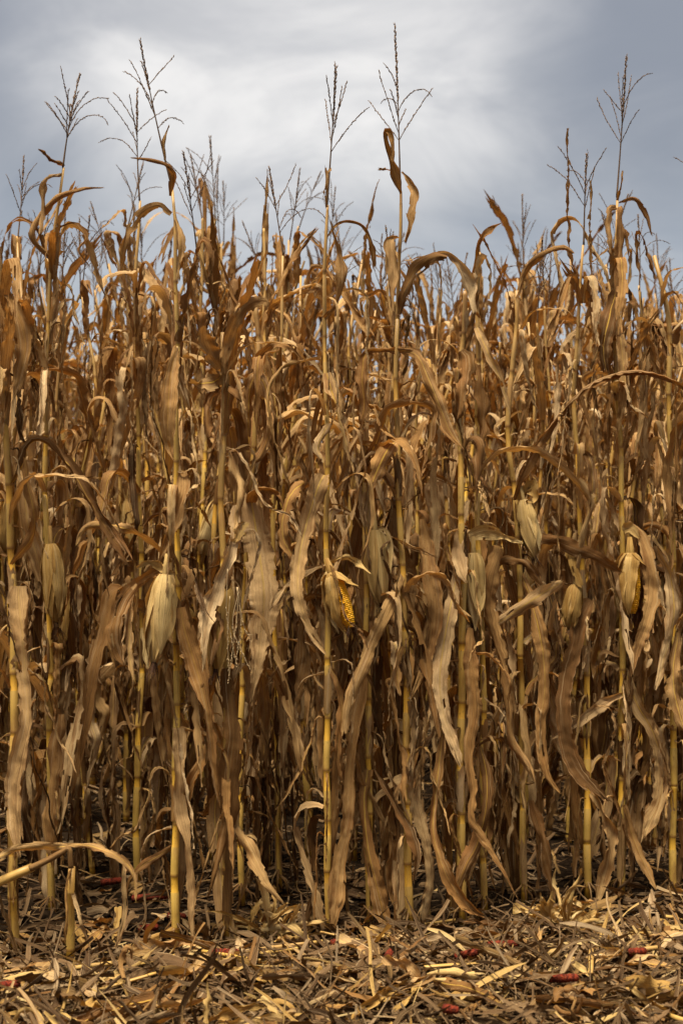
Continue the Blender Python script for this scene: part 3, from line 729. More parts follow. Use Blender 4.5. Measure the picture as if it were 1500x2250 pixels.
hero('P6', 'thick golden corn stalk with long leaves curving in a U down to the litter', [(1016, 2022), (1012, 1700), (1016, 1400), (1013, 1120), (1010, 980), (1006, 850), (1018, 730), (1022, 640)], 0.0125, seed=7, auto=(0.68, 0.97, 0.8))
hero('P7', 'corn plant with a smooth cream ear hanging point down beside the thick golden stalk', [(1063, 2000), (1062, 1700), (1060, 1450), (1051, 1180), (1050, 950), (1051, 800), (1048, 650), (1052, 560)], 0.010, seed=8, auto=(0.62, 0.9, 0.55))
hero('P8', 'corn stalk that kinks at the ear, one long leaf arching off to the right', [(1150, 1940), (1145, 1600), (1141, 1350), (1139, 1200), (1132, 1090), (1117, 980), (1121, 840), (1137, 700), (1135, 640)], 0.0105, seed=9, auto=(0.88, 0.97, 0.5), depth=4.55)
hero('P10', 'corn stalk with a small greenish ear pressed against it and a pale leaf dropped below', [(1290, 1968), (1290, 1700), (1288, 1400), (1280, 1250), (1272, 1050), (1262, 900), (1266, 750), (1276, 620), (1280, 540)], 0.0118, tassel=(7, 1284, 345), seed=10, auto=(0.55, 0.95, 0.7))
hero('P9', 'corn plant with a half open ear by the right edge and a tall dark tassel', [(1363, 1958), (1366, 1650), (1366, 1350), (1361, 1000), (1350, 800), (1347, 650), (1353, 500), (1357, 430)], 0.0122, tassel=(9, 1381, 128), seed=11, auto=(0.55, 0.92, 0.7))
hero('P12', 'corn plant at far left with a dense bushy tassel bending over a dark flag leaf', [(112, 2010), (108, 1700), (112, 1400), (98, 1100), (100, 900), (104, 700), (118, 520), (140, 370)], 0.0112, tassel=(14, 165, 162), seed=12, auto=(0.0, 0.93, 0.8), depth=4.42)
hero('P13', 'corn plant with dark stalk and upright tassel close behind the left-leaning one', [(300, 1960), (302, 1700), (312, 1400), (306, 1100), (300, 800), (298, 650), (304, 500), (306, 440)], 0.0108, tassel=(8, 290, 193), seed=13, auto=(0.0, 0.95, 0.85), depth=4.75)
hero('P16', 'corn plant cut by the right edge, leafy with no ear in view', [(1476, 1950), (1480, 1700), (1482, 1400), (1478, 1100), (1470, 900), (1466, 700), (1440, 560)], 0.0115, seed=14, auto=(0.0, 0.97, 0.9), depth=4.62)
hero('P17', 'thin corn stalk just behind and right of the snapped plant', [(530, 1985), (528, 1700), (534, 1400), (545, 1150), (560, 950), (568, 800), (560, 650)], 0.0095, seed=15, auto=(0.2, 0.97, 0.75), depth=4.55)
hero('P18', 'thin leafy corn stalk between the snapped plant and the open ear', [(612, 1990), (610, 1700), (604, 1400), (600, 1150), (612, 900), (618, 720), (622, 560)], 0.0095, tassel=(6, 592, 366), seed=16, auto=(0.1, 0.95, 0.8), depth=4.72)

LP, LR = 'leaf_pale', 'leaf_rust'
T_ = [
 ('P1', [(40,1288,40),(42,1330,60),(50,1400,58),(55,1480,56),(60,1580,42),(38,1680,46),(30,1760,46),(38,1850,34),(42,1905,8)], dict(mat=LP, tw=0.35)),
 ('P1', [(14,640,16),(40,690,44),(56,760,48),(40,840,32),(28,880,6)], dict(mat='leaf')),
 ('P1', [(-5,640,20),(2,700,40),(14,800,44),(12,890,26),(5,940,6)], dict(mat=LR)),
 ('P1', [(24,1240,12),(70,1180,34),(75,1130,30),(60,1060,34),(55,1000,8)], dict()),
 ('P12', [(130,1570,40),(120,1650,46),(108,1760,46),(112,1850,40),(118,1910,10)], dict(dd=-0.05)),
 ('P12', [(105,560,20),(75,520,36),(90,470,50),(130,435,44),(190,415,22),(238,411,5)], dict(mat=LR, tw=0.3)),
 ('P12', [(135,380,16),(100,400,28),(95,460,26),(88,520,10)], dict(mat=LR)),
 ('P12', [(140,365,14),(115,348,22),(82,325,4)], dict(mat=LR)),
 ('P12', [(128,500,12),(165,490,12),(190,520,14),(172,550,10),(200,588,4)], dict(mat=LR, ruffle=0.002)),
 ('P2', [(366,1243,14),(310,1275,28),(270,1320,38),(252,1390,42),(262,1440,30),(280,1468,8)], dict(dd=-0.12, tw=0.3, holes=2)),
 ('P2', [(330,1262,14),(290,1305,24),(284,1400,24),(287,1460,18),(293,1500,12),(277,1558,3)], dict(mat=LP, dd=-0.14)),
 ('P2', [(378,1235,12),(345,1202,24),(290,1168,30),(232,1152,30),(185,1165,26),(165,1205,12)], dict(mat='leaf', dd=-0.10, tw=0.8)),
 ('P2', [(402,1036,28),(404,1075,38),(388,1130,40),(365,1195,32),(346,1238,5)], dict(tw=0.25, rag=0.0, mat='leaf')),
 ('P2', [(396,1335,26),(404,1380,44),(422,1440,54),(443,1510,48),(457,1580,34),(470,1680,30),(482,1775,8)], dict(mat=LP, tw=0.3)),
 ('P2', [(393,1600,36),(392,1690,36),(396,1780,32),(414,1860,27),(424,1950,28),(424,2040,20),(440,2128,5)], dict(mat=LP, tw=0.35)),
 ('P2', [(386,1855,8),(350,1880,18),(310,1905,18),(285,1935,12),(275,1990,10)], dict(dd=-0.02, ruffle=0.003)),
 ('P2', [(388,760,16),(374,830,40),(368,920,44),(372,980,26),(385,1020,5)], dict(tw=0.3)),
 ('P2', [(375,430,18),(377,380,28),(352,356,26),(318,350,22),(285,346,5)], dict(mat=LR, tw=0.5, ruffle=0.003)),
 ('P2', [(362,350,9),(360,310,15),(372,272,7)], dict(mat=LR, dd=0.0)),
 ('P2', [(382,468,12),(396,520,30),(395,570,28),(390,620,14)], dict(mat=LR)),
 ('P2', [(376,470,18),(350,450,22),(318,462,30),(290,495,34),(274,540,30),(268,590,10)], dict(mat=LR, dd=0.05, tw=0.3)),
 ('P3', [(505,990,18),(519,1040,44),(526,1090,34),(520,1140,18),(515,1165,6)], dict(mat=LP, ruffle=0.003)),
 ('P3', [(516,1110,12),(512,1160,44),(506,1215,48),(484,1270,30),(465,1330,50),(450,1395,34),(443,1485,5)], dict(mat=LP, dd=-0.12, holes=4, rag=0.1)),
 ('P3', [(500,1200,14),(495,1270,36),(480,1350,40),(470,1420,26),(462,1470,6)], dict(mat=LP, dd=-0.14, holes=3)),
 ('P17', [(545,1058,52),(557,1130,62),(570,1220,66),(580,1310,70),(572,1400,56),(566,1460,36),(548,1560,8)], dict(mat=LP, dd=-0.16, tw=0.25, curl=0.7)),
 ('P3', [(503,1468,40),(508,1540,54),(512,1620,52),(502,1720,58),(496,1830,44),(474,1920,26),(452,1985,6)], dict(mat='leaf', tw=0.3)),
 ('P3', [(512,1765,18),(530,1830,34),(560,1890,42),(592,1945,30),(628,1992,5)], dict(mat='leaf')),
 ('P3', [(490,820,16),(498,765,30),(516,708,38),(548,668,38),(585,662,26),(580,680,14)], dict(tw=0.3, mat='leaf', rag=0.0)),
 ('P3', [(488,822,30),(470,838,56),(440,842,34),(415,835,14)], dict(tw=0.7, dd=-0.05)),
 ('P3', [(486,810,24),(462,770,52),(450,732,50),(455,715,34)], dict(mat=LP, rag=0.2, tw=0.3)),
 ('P3', [(484,850,20),(462,880,46),(455,930,44),(462,960,20)], dict(mat=LR)),
 ('P3', [(492,845,14),(520,862,22),(537,886,10)], dict()),
 ('P17', [(545,960,16),(548,860,30),(562,828,34),(584,850,38),(593,920,38),(585,970,34),(565,1010,22),(538,1022,8)], dict(mat='leaf', dd=-0.10, tw=0.35)),
 ('P17', [(556,830,12),(570,782,22),(600,756,20),(640,764,12),(668,795,3)], dict(dd=-0.04, ruffle=0.003)),
 ('P4', [(712,1044,26),(703,1060,46),(685,1112,42),(666,1180,38),(655,1245,38),(656,1310,32),(676,1375,24),(704,1420,18),(722,1448,4)], dict(mat=LP, dd=-0.13, tw=0.25)),
 ('P4', [(668,1060,22),(640,1085,42),(620,1140,38),(622,1185,34),(642,1222,24),(652,1262,6)], dict(mat='leaf', dd=-0.06)),
 ('P4', [(715,1240,12),(680,1255,22),(640,1280,26),(605,1320,18),(590,1345,5)], dict(mat='leaf', dd=-0.05)),
 ('P4', [(718,1240,8),(760,1225,18),(790,1240,18),(815,1262,4)], dict(mat='husk', dd=-0.09, ruffle=0.002)),
 ('P4', [(712,698,12),(733,675,26),(748,620,38),(744,550,34),(730,500,16),(724,478,6)], dict(mat=LR, tw=0.3)),
 ('P4', [(718,520,10),(738,495,18),(765,486,20),(795,496,24),(815,535,28),(822,592,10)], dict(mat=LR, dd=0.05, tw=0.3)),
 ('P4', [(718,455,10),(714,415,20),(722,362,26)], dict(mat=LR, dd=-0.01, rag=0.15)),
 ('P4', [(717,820,22),(735,880,40),(748,930,30),(770,1010,10),(778,1040,3)], dict(mat='leaf')),
 ('P4', [(722,930,14),(700,980,34),(705,1010,8)], dict(mat=LP)),
 ('P4', [(722,1460,16),(742,1500,26),(752,1560,26),(742,1640,24),(748,1720,12)], dict()),
 ('P5', [(886,1258,14),(870,1300,26),(842,1358,36),(816,1418,34),(790,1480,36),(768,1545,30),(757,1620,22)], dict(mat=LP, dd=-0.13, tw=0.25)),
 ('P11', [(806,1465,34),(798,1530,38),(782,1600,34),(768,1690,34),(766,1790,32),(746,1890,32),(736,1980,42),(728,2060,10)], dict(mat='leaf', dd=-0.10, tw=0.3)),
 ('P5', [(900,1540,22),(914,1600,34),(906,1690,36),(916,1780,38),(936,1860,34),(946,1940,32),(928,2025,36),(900,2052,8)], dict(mat='leaf', dd=0.02)),
 ('P5', [(884,1420,14),(872,1450,24),(874,1500,22),(880,1530,6)], dict(dd=-0.03)),
 ('P11', [(808,1690,32),(800,1760,36),(808,1860,36),(828,1950,40),(846,2025,36),(852,2062,12)], dict(mat='leaf', dd=-0.08, tw=0.25)),
 ('P11', [(822,1690,8),(846,1730,24),(875,1780,28),(902,1835,28),(914,1890,26),(906,1945,8)], dict(mat='leaf', dd=-0.10, tw=0.25)),
 ('P5', [(880,425,12),(870,390,30),(856,345,38),(846,300,32),(852,284,24),(862,315,22),(860,362,14)], dict(mat=LR, tw=0.2, ruffle=0.003)),
 ('P5', [(874,378,10),(850,372,14),(828,370,10)], dict(mat=LR, dd=0.02, rag=0.2)),
 ('P5', [(882,378,8),(903,402,30),(912,432,36),(902,480,30),(888,540,18)], dict(mat=LR, tw=0.3)),
 ('P5', [(874,520,18),(856,530,44),(862,590,50),(860,640,42),(864,688,12)], dict(mat=LR, tw=0.25)),
 ('P5', [(876,690,12),(888,640,30),(914,590,34),(955,562,30),(985,566,18)], dict(mat='leaf', dd=-0.06, tw=0.35)),
 ('P5', [(960,556,14),(990,560,20),(1015,590,28),(1035,640,30),(1042,690,12)], dict(mat='leaf', dd=0.0, tw=0.35)),
 ('P5', [(868,770,22),(840,768,30),(805,775,44),(795,830,52),(800,890,50),(790,945,16)], dict(mat=LR, dd=-0.06, tw=0.4)),
 ('P5', [(874,768,20),(915,780,24),(940,830,38),(965,890,44),(990,950,36),(1022,992,5)], dict(mat='leaf', dd=-0.12, tw=0.25)),
 ('P5', [(872,965,20),(850,990,46),(830,1030,42),(812,1075,16)], dict(mat='leaf', dd=-0.08)),
 ('P11', [(800,930,16),(785,965,44),(765,1010,40),(750,1060,30),(745,1100,8)], dict(mat=LR, dd=-0.05)),
 ('P11', [(800,1080,8),(798,1120,6),(812,1170,4)], dict(mat=LP, dd=-0.06, ruffle=0.001)),
 ('P6', [(928,1140,14),(936,1195,36),(944,1260,42),(956,1330,40),(950,1400,34),(930,1470,22),(898,1545,5)], dict(mat='leaf', dd=-0.06, tw=0.25)),
 ('P6', [(1004,1262,24),(986,1350,38),(972,1430,44),(966,1500,40),(974,1570,32),(1000,1640,32),(1014,1690,8)], dict(mat=LP, dd=-0.10, tw=0.25)),
 ('P6', [(1036,1380,20),(1034,1470,38),(1040,1560,42),(1028,1660,26),(1036,1740,34),(1034,1800,24),(1064,1845,24),(1095,1895,16),(1142,1985,3)], dict(mat=LP, dd=-0.12, tw=0.5)),
 ('P6', [(972,1615,12),(962,1700,26),(954,1770,28),(952,1830,32),(970,1900,38),(1000,1958,38),(1040,2002,32),(1068,2016,10)], dict(mat='leaf', dd=-0.14, tw=0.25)),
 ('P6', [(1055,1640,16),(1068,1700,26),(1068,1770,28),(1050,1850,36),(1024,1900,38),(1004,1950,28),(995,1985,6)], dict(mat='leaf', dd=-0.08, tw=0.3)),
 ('P6', [(1013,990,12),(1030,962,18),(1048,975,30),(1052,1035,26),(1046,1095,5)], dict(mat='leaf')),
 ('P6', [(1012,770,20),(1022,790,46),(1018,840,50),(1012,900,30),(1005,925,6)], dict(mat=LP, tw=0.25)),
 ('P7', [(1028,1100,14),(1015,1130,30),(1008,1180,26),(1008,1220,38),(1018,1265,26),(1028,1282,5)], dict(mat=LP, dd=-0.16, tw=0.5, holes=1)),
 ('P7', [(1100,1202,34),(1080,1260,42),(1070,1330,46),(1088,1410,42),(1112,1480,38),(1122,1560,32),(1124,1620,32),(1150,1670,30),(1178,1725,5)], dict(mat='leaf', dd=-0.08, tw=0.3)),
 ('P7', [(1070,1385,12),(1120,1352,30),(1170,1318,38),(1215,1290,34),(1240,1275,12)], dict(mat=LP, dd=-0.05, tw=0.2)),
 ('P7', [(1048,650,14),(1042,590,30),(1056,530,28),(1080,502,20),(1108,487,4)], dict(mat=LR, tw=0.3)),
 ('P7', [(1046,718,14),(1072,775,30),(1096,828,28),(1110,870,20),(1122,915,4)], dict(mat=LP, dd=-0.08, tw=0.3)),
 ('P7', [(1050,800,16),(1058,850,40),(1062,920,44),(1050,990,26)], dict()),
 ('P8', [(1133,1098,22),(1158,1030,24),(1195,962,28),(1240,892,30),(1300,842,30),(1380,815,30),(1450,824,30),(1510,856,24),(1560,930,10)], dict(mat='leaf', dd=-0.12, tw=0.7, curl=1.0)),
 ('P8', [(1140,1255,16),(1160,1300,28),(1180,1370,38),(1194,1450,38),(1196,1520,36),(1186,1600,34),(1196,1680,34),(1215,1725,22),(1240,1752,5)], dict(mat=LP, dd=-0.14, tw=0.25)),
 ('P8', [(1080,1262,10),(1100,1236,22),(1140,1232,28),(1170,1258,28),(1195,1300,8)], dict(mat='leaf', dd=-0.06)),
 ('P8', [(1135,655,14),(1148,605,26),(1186,562,28),(1236,546,26),(1262,560,14)], dict(mat=LR, dd=-0.05, tw=0.3)),
 ('P8', [(1190,1180,26),(1240,1195,36),(1300,1220,32),(1345,1245,26),(1370,1262,6)], dict(mat='leaf', dd=-0.02, tw=0.3)),
 ('P8', [(1150,1530,20),(1150,1590,28),(1160,1650,26),(1150,1720,20),(1155,1790,6)], dict()),
 ('P8', [(1165,1760,16),(1180,1810,36),(1198,1880,38),(1212,1940,28),(1220,1985,8)], dict(mat='leaf')),
 ('P10', [(1296,1318,22),(1278,1350,44),(1262,1420,40),(1244,1490,38),(1238,1560,36),(1244,1630,40),(1266,1690,40),(1304,1735,34),(1345,1770,10)], dict(mat='leaf', dd=-0.12, tw=0.25)),
 ('P10', [(1271,1015,12),(1284,992,18),(1298,1022,30),(1301,1078,26),(1294,1130,5)], dict(mat='leaf')),
 ('P10', [(1300,1740,20),(1330,1790,34),(1340,1850,38),(1326,1930,38),(1305,2000,12)], dict(mat='leaf', dd=-0.04)),
 ('P9', [(1368,1526,14),(1320,1550,32),(1265,1588,28),(1206,1628,4)], dict(mat=LP, dd=-0.07, tw=0.25)),
 ('P9', [(1372,1470,16),(1398,1545,32),(1432,1605,32),(1454,1680,34),(1450,1755,38),(1424,1815,42),(1406,1856,8)], dict(mat='leaf', dd=-0.06, tw=0.3)),
 ('P9', [(1378,1150,18),(1406,1178,30),(1426,1240,38),(1432,1300,42),(1420,1360,36),(1400,1420,28),(1386,1490,8)], dict(mat='leaf', dd=-0.12, tw=0.3)),
 ('P9', [(1370,1770,14),(1392,1845,26),(1420,1910,28),(1444,1960,5)], dict(mat='leaf')),
 ('P9', [(1366,1540,14),(1380,1600,28),(1376,1680,26),(1382,1760,10)], dict()),
 ('P9', [(1354,455,14),(1340,460,24),(1336,510,24),(1342,560,10)], dict(mat=LR, tw=0.3)),
 ('P9', [(1358,455,16),(1362,465,26),(1362,540,26),(1355,620,22),(1352,660,8)], dict(mat=LR, tw=0.25)),
 ('P9', [(1356,440,10),(1364,400,10),(1368,372,5)], dict(mat=LR, dd=0.0)),
 ('P9', [(1360,445,8),(1390,436,16),(1415,465,18),(1432,520,10)], dict(mat=LR, tw=0.3)),
 ('P9', [(1352,640,22),(1340,690,42),(1325,760,44),(1332,820,14)], dict(mat=LP)),
 ('P16', [(1440,1200,16),(1470,1260,36),(1480,1350,42),(1460,1440,34),(1440,1520,10)], dict(mat='leaf')),
 ('P16', [(1490,1390,16),(1478,1480,38),(1490,1560,42),(1510,1620,20)], dict(mat=LP)),
]
for i, (k_, pts_, kw) in enumerate(T_):
    if kw.get('mat') == LP and i % 2: kw['mat'] = 'leaf'
    hero_leaf(k_, pts_, **kw)

hero_ear('P12', (112, 1195), (124, 1368), 52, 1)
hero_ear('P2', (362, 1262), (338, 1455), 62, 0, dd=-0.06)
hero_ear('P3', (490, 1285), (474, 1470), 56, 3, dd=-0.05)
hero_ear('P4', (728, 1258), (772, 1385), 56, opened=True, roll=0.0, dd=-0.05)
hero_ear('P11', (824, 1165), (836, 1325), 56, 2)
hero_ear('P7', (1040, 1215), (1041, 1370), 54, 4, dd=-0.05)
hero_ear('P8', (1150, 1098), (1174, 1222), 44, 0)
hero_ear('P10', (1262, 1285), (1250, 1382), 42, 1)
hero_ear('P9', (1384, 1215), (1388, 1356), 56, opened=True, roll=-1.4, dd=-0.05)
# loose husk blades at the ears
for k_, pts_ in (('P7', [(1030,1180,26),(1068,1168,40),(1110,1180,26),(1152,1194,3)]), ('P2', [(300,1248,8),(330,1235,22),(365,1252,30),(385,1285,10)]),
                 ('P9', [(1352,1178,8),(1385,1160,34),(1405,1185,16)]), ('P9', [(1392,1215,14),(1368,1240,26),(1358,1290,24),(1360,1345,5)]),
                 ('P10', [(1268,1210,14),(1258,1222,22),(1270,1275,22),(1280,1290,8)]), ('P4', [(735,1250,14),(712,1275,20),(725,1340,18),(745,1395,4)]),
                 ('P8', [(1140,1100,20),(1165,1060,34),(1172,1095,30),(1150,1105,10)]), ('P11', [(815,1160,12),(845,1170,18),(858,1220,16),(856,1270,4)]),
                 ('P3', [(545,1150,8),(525,1165,34),(515,1195,20)]), ('P7', [(1022,1240,8),(1020,1290,18),(1022,1345,5)]), ('P2', [(312,1380,10),(318,1430,34),(325,1470,6)])):
    hero_leaf(k_, pts_, dd=-0.05, mat='husk' if k_ != 'P10' else 'husk_gold', name='husk_blade', ruffle=0.0015, tw=0.3, m=7)
# bleached tassel strands that dangle from the snapped plant
rt, bs_, dd_, rg_ = HERO['P3']
for pts_ in ([(520,1290),(522,1340),(512,1420),(502,1500)], [(522,1290),(530,1380),(520,1440),(518,1470)], [(526,1330),(540,1390),(552,1395)], [(505,1310),(500,1400),(504,1490)], [(524,1300),(512,1380),(548,1470)], [(500,1250),(498,1350),(510,1410),(520,1465)]):
    P_, L_ = catmull([pix(x, y, dd_ - 0.13) - bs_ for x, y in pts_], 20); b = Bag(); V, F, U = tube(P_, np.linspace(0.0014, 0.0008, 20), 4); b.add(V, F, U)
    spikelets(b, rg_, P_, 150, 0.010, 0.0028, 0.4, 0.35); link('tassel_strand', b.mesh('tassel_strand', ('tassel_pale',)), rt)

# ------------------------------------------------------------------ rows behind: individual plants
rngB = np.random.default_rng(42)
ROW_D, ROW_SLOPE, GAP = 4.32, 0.22, 0.165
def row_y(k, x): return ROW_D + 0.78 * k + ROW_SLOPE * x
PLANTS = []
def grown_plant(rng, x, y, label, group, tall=1.0, keep=0.92, tassel=True, dense=False):
    root = bpy.data.objects.new('corn_plant', None); COL.objects.link(root); root.location = (x, y, 0); root.empty_display_size = 0.1
    ln = 2.2 if rng.random() < 0.9 else 6.0; root.rotation_euler = (R(rng.normal(0, ln)), R(rng.normal(0, ln)), rng.uniform(0, 6.28)); s = tall * rng.uniform(0.93, 1.07); root.scale = (s, s, s)
    tag(root, label, 'corn plant', group)
    me, coll, tip, H = STALKS[rng.integers(len(STALKS))]
    link('stalk', me, root)
    random_leaves(rng, root, coll, rng.uniform(0, 6.28), keep=keep, dense=dense)
    if tassel: link('tassel', TASSELS[rng.integers(len(TASSELS))], root, (tip[0], tip[1], tip[2] - 0.02), (R(rng.normal(0, 6)), R(rng.normal(0, 6)), rng.uniform(0, 6.28)), (1, 1, rng.uniform(0.75, 1.05)))
    if rng.random() < 0.85:
        c = coll[int(np.argmin([abs(q[2] - 1.05 * rng.uniform(0.9, 1.1)) for q in coll]))]; a = rng.uniform(0, 6.28); dn = rng.uniform(0.6, 2.4)
        link('ear', EARS[rng.integers(len(EARS))][2], root, (c[0] + 0.03 * math.cos(a), c[1] + 0.03 * math.sin(a), c[2]), ear_rot((0.35 * math.cos(a), 0.35 * math.sin(a), -dn if rng.random() < 0.75 else dn), rng.uniform(0, 6)))
    return root
# gaps of the front row beside the frame, for a step to either side
for x in (-1.62, -1.44, -1.27, -1.13, 1.28, 1.44, 1.61, 1.78):
    grown_plant(rngB, x, row_y(0, x), 'dry corn plant of the front row standing outside the frame', 'front-row corn plants outside the frame')
ORD = 'first second third fourth fifth sixth seventh eighth ninth tenth eleventh twelfth thirteenth fourteenth fifteenth sixteenth seventeenth eighteenth nineteenth twentieth'.split()
NEAR = {'P1': 'the broad straight-hanging leaf', 'P12': 'the bushy tassel', 'P13': 'the upright dark tassel', 'P2': 'the left-leaning tassel', 'P3': 'the snapped plant', 'P18': 'the thin leafy stalk', 'P4': 'the open ear', 'P11': 'the shorter stalk',
        'P5': 'the tallest plant', 'P6': 'the thick golden stalk', 'P7': 'the cream ear', 'P8': 'the kinked stalk', 'P10': 'the small greenish ear', 'P9': 'the half open ear', 'P16': 'the plant cut by the right edge'}
SECOND = []
for k in range(1, 10):
    half = 0.242 * (ROW_D + 0.78 * k) + 0.38
    x = -half + rngB.uniform(0, GAP)
    while x < half:
        xx = x + rngB.normal(0, 0.025); y = row_y(k, xx) + rngB.normal(0, 0.035)
        lab = ('dry corn plant of the second row, seen between the front stalks', 'corn plants of the second row') if k == 1 else ('dry corn plant in the crowded rows behind the second row', 'corn plants of the rows behind')
        pl = grown_plant(rngB, xx, y, lab[0], lab[1], {1: 0.93, 2: 0.97, 3: 1.03}.get(k, 1.09) * rngB.uniform(0.94, 1.04), 0.97 if k < 5 else 0.85, rngB.random() < 0.6, 2 if k <= 3 else (1 if k <= 6 else 0))
        if k == 1: SECOND.append((750 + xx / y * FPX, pl))
        PLANTS.append((xx, y)); x += GAP

hx = {q: 750 + HERO[q][1][0] / HERO[q][1][1] * FPX for q in NEAR}; nth = 0
for px, pl in sorted(SECOND, key=lambda t: t[0]):
    if -10 < px < 1510:
        pl['label'] = 'second-row corn plant, %s from the left, behind %s' % (ORD[nth], NEAR[min(hx, key=lambda q: abs(hx[q] - px))]); nth += 1
    else: pl['label'] = 'dry corn plant of the second row standing just outside the frame'

# ------------------------------------------------------------------ the field beyond: one mass
rngF = np.random.default_rng(9)
TEMPL = []
for q in range(8):
    me, coll, tip, H = None, None, None, rngF.uniform(2.05, 2.4)
    b = Bag(); P = np.array([[0, 0, 0], [rngF.uniform(-.03, .03), 0, H * .5], [rngF.uniform(-.06, .06), rngF.uniform(-.06, .06), H]]); C, L = catmull(P, 8)
    V, F, U = tube(C, np.linspace(0.012, 0.005, 8), 5, False); zone = np.zeros((len(V), 3)); zone[:, 0] = 0.6; zone[:, 2] = np.clip((V[:, 2] / H - 0.55) / 0.35, 0, 1); b.add(V, F, U, zone, 1)
    for i in range(13):
        f = 0.1 + 0.88 * i / 12; c = C[min(int(f * 7), 7)]; kd = leaf_kind(rngF, f); V, F, U = leaf_arrays(rngF, kd, 15, 4)
        a = (i % 2) * math.pi + rngF.uniform(-.6, .6); V = V @ rot_z(a).T + np.array([np.interp(f, np.linspace(0, 1, 8), C[:, 0]), np.interp(f, np.linspace(0, 1, 8), C[:, 1]), f * H])
        b.add(V, F, U, None, 0)
    sp, br = tassel_arrays(rngF, 0.46, 6, 0, False)
    for g in ([sp] + br) if q % 2 else []:
        V, F, U, _, _ = g.arrays(); b.add(V + C[-1], F, U, None, 2)
    TEMPL.append(b.arrays())
mass = Bag(); nm = 0
for k in range(10, 26):
    half = 0.242 * (ROW_D + 0.78 * k) + 0.6; x = -half
    while x < half:
        V, F, U, Zn, I = TEMPL[rngF.integers(8)]
        s = rngF.uniform(0.95, 1.12); xx = x + rngF.normal(0, 0.03)
        V2 = (V @ rot_z(rngF.uniform(0, 6.28)).T) * s + np.array([xx, row_y(k, xx) + rngF.normal(0, 0.04), 0])
        mass.V.append(V2); mass.F.append(np.where(F >= 0, F + mass.n, -1)); mass.n += len(V2); mass.U.append(U); mass.Z.append(Zn); mass.I.append(I); nm += 1
        x += GAP * 1.1
tag(link('standing_corn', mass.mesh('standing_corn', ('leaf', 'stalk', 'tassel'))), 'far rows of dry standing corn seen as one brown mass', 'corn field', None, 'stuff')

# ------------------------------------------------------------------ litter on the ground
rngQ = np.random.default_rng(8)
def scrap_arrays(rng, kind):
    if kind == 'leaf': L, W, n, m = rng.uniform(0.04, 0.13), rng.uniform(0.009, 0.028), 8, 4
    elif kind == 'strip': L, W, n, m = rng.uniform(0.06, 0.2), rng.uniform(0.0025, 0.008), 8, 2
    elif kind == 'straw': L, W, n, m = rng.uniform(0.14, 0.40), rng.uniform(0.005, 0.015), 14, 3
    elif kind == 'chip': L, W, n, m = rng.uniform(0.02, 0.05), rng.uniform(0.008, 0.022), 5, 3
    else: L, W, n, m = rng.uniform(0.12, 0.36), rng.uniform(0.022, 0.05), 22, 7
    s = np.linspace(0, 1, n); p = np.cumsum(smooth_noise(rng, n, 3)) * (2.2 / n); yaw = np.cumsum(smooth_noise(rng, n, 3)) * (1.6 / n)
    p -= p.mean(); d = np.stack((np.cos(p) * np.cos(yaw), np.cos(p) * np.sin(yaw), np.sin(p)), 1); P = np.cumsum(d, 0) * L / n; P -= P.mean(0)
    T, S, N = frames(P, (0, 1, 0)); tau = rng.uniform(-0.7, 0.7) + 0.8 * smooth_noise(rng, n, 4); ct, sn = np.cos(tau)[:, None], np.sin(tau)[:, None]; S, N = S * ct + N * sn, N * ct - S * sn
    Wd = W * (np.interp(s, [0, .15, .6, 1], [rng.uniform(.3, 1), 1, rng.uniform(.7, 1), rng.uniform(.05, .8)]))
    return blade(rng, P, Wd, S, N, m, 0.002 if kind != 'big' else 0.004, 0.04, rng.uniform(-1.2, 1.2), 0.0015 if kind != 'big' else 0.003, 0.2 if kind in ('leaf', 'big') else 0, 1 if kind == 'big' else 0, L, 0.18)
SCR = {k_: [scrap_arrays(rngQ, k_) for _ in range(24)] for k_ in ('leaf', 'strip', 'chip', 'straw')}
lit = Bag()
def lay(rng, x, y, z, kind, mi, tilt=0.35):
    V, F, U = SCR[kind][rng.integers(24)]
    Rm = np.array(Euler((rng.normal(0, tilt), rng.normal(0, tilt), rng.uniform(0, 6.28))).to_matrix()) * rng.uniform(0.75, 1.3)
    V = V @ Rm.T; V = V + np.array([x, y, z])
    lit.V.append(V); lit.F.append(np.where(F >= 0, F + lit.n, -1)); lit.n += len(V); lit.U.append(U); lit.Z.append(np.zeros((len(V), 3))); lit.I.append(np.full(len(F), mi))
for q in range(26000):
    front = q < 17000
    if front:
        x = rngQ.uniform(-1.7, 1.8); y = 2.5 + (row_y(0, x) - 0.02 - 2.5) * rngQ.random() ** 0.8
        thick = np.clip((row_y(0, x) - 0.30 - y) / 0.25, 0, 1); 
        if rngQ.random() > 0.16 + 0.84 * thick: continue
        z = float(ground_z(x, y)) + 0.004 + rngQ.random() ** 1.3 * 0.06 * thick + 0.004
    else:
        x = rngQ.uniform(-2.6, 2.8); y = row_y(0, x) - 0.3 + rngQ.random() ** 1.4 * 5.0; z = float(ground_z(x, y)) + 0.006 + rngQ.random() * 0.015
    kd = rngQ.choice(['leaf', 'strip', 'chip', 'straw'], p=[0.27, 0.27, 0.18, 0.28]); mi = int(rngQ.choice([0, 1, 2, 3], p=[0.78, 0.13, 0.04, 0.05] if front else [0.96, 0.03, 0.01, 0.0]))
    lay(rngQ, x, y, z, kd, mi, 0.4 if front else 0.25)
tag(link('leaf_litter', lit.mesh('leaf_litter', ('litter', 'leaf', 'husk', 'husk_gold'))), 'trampled scraps of dry leaf and husk covering the soil', 'leaf litter', None, 'stuff')

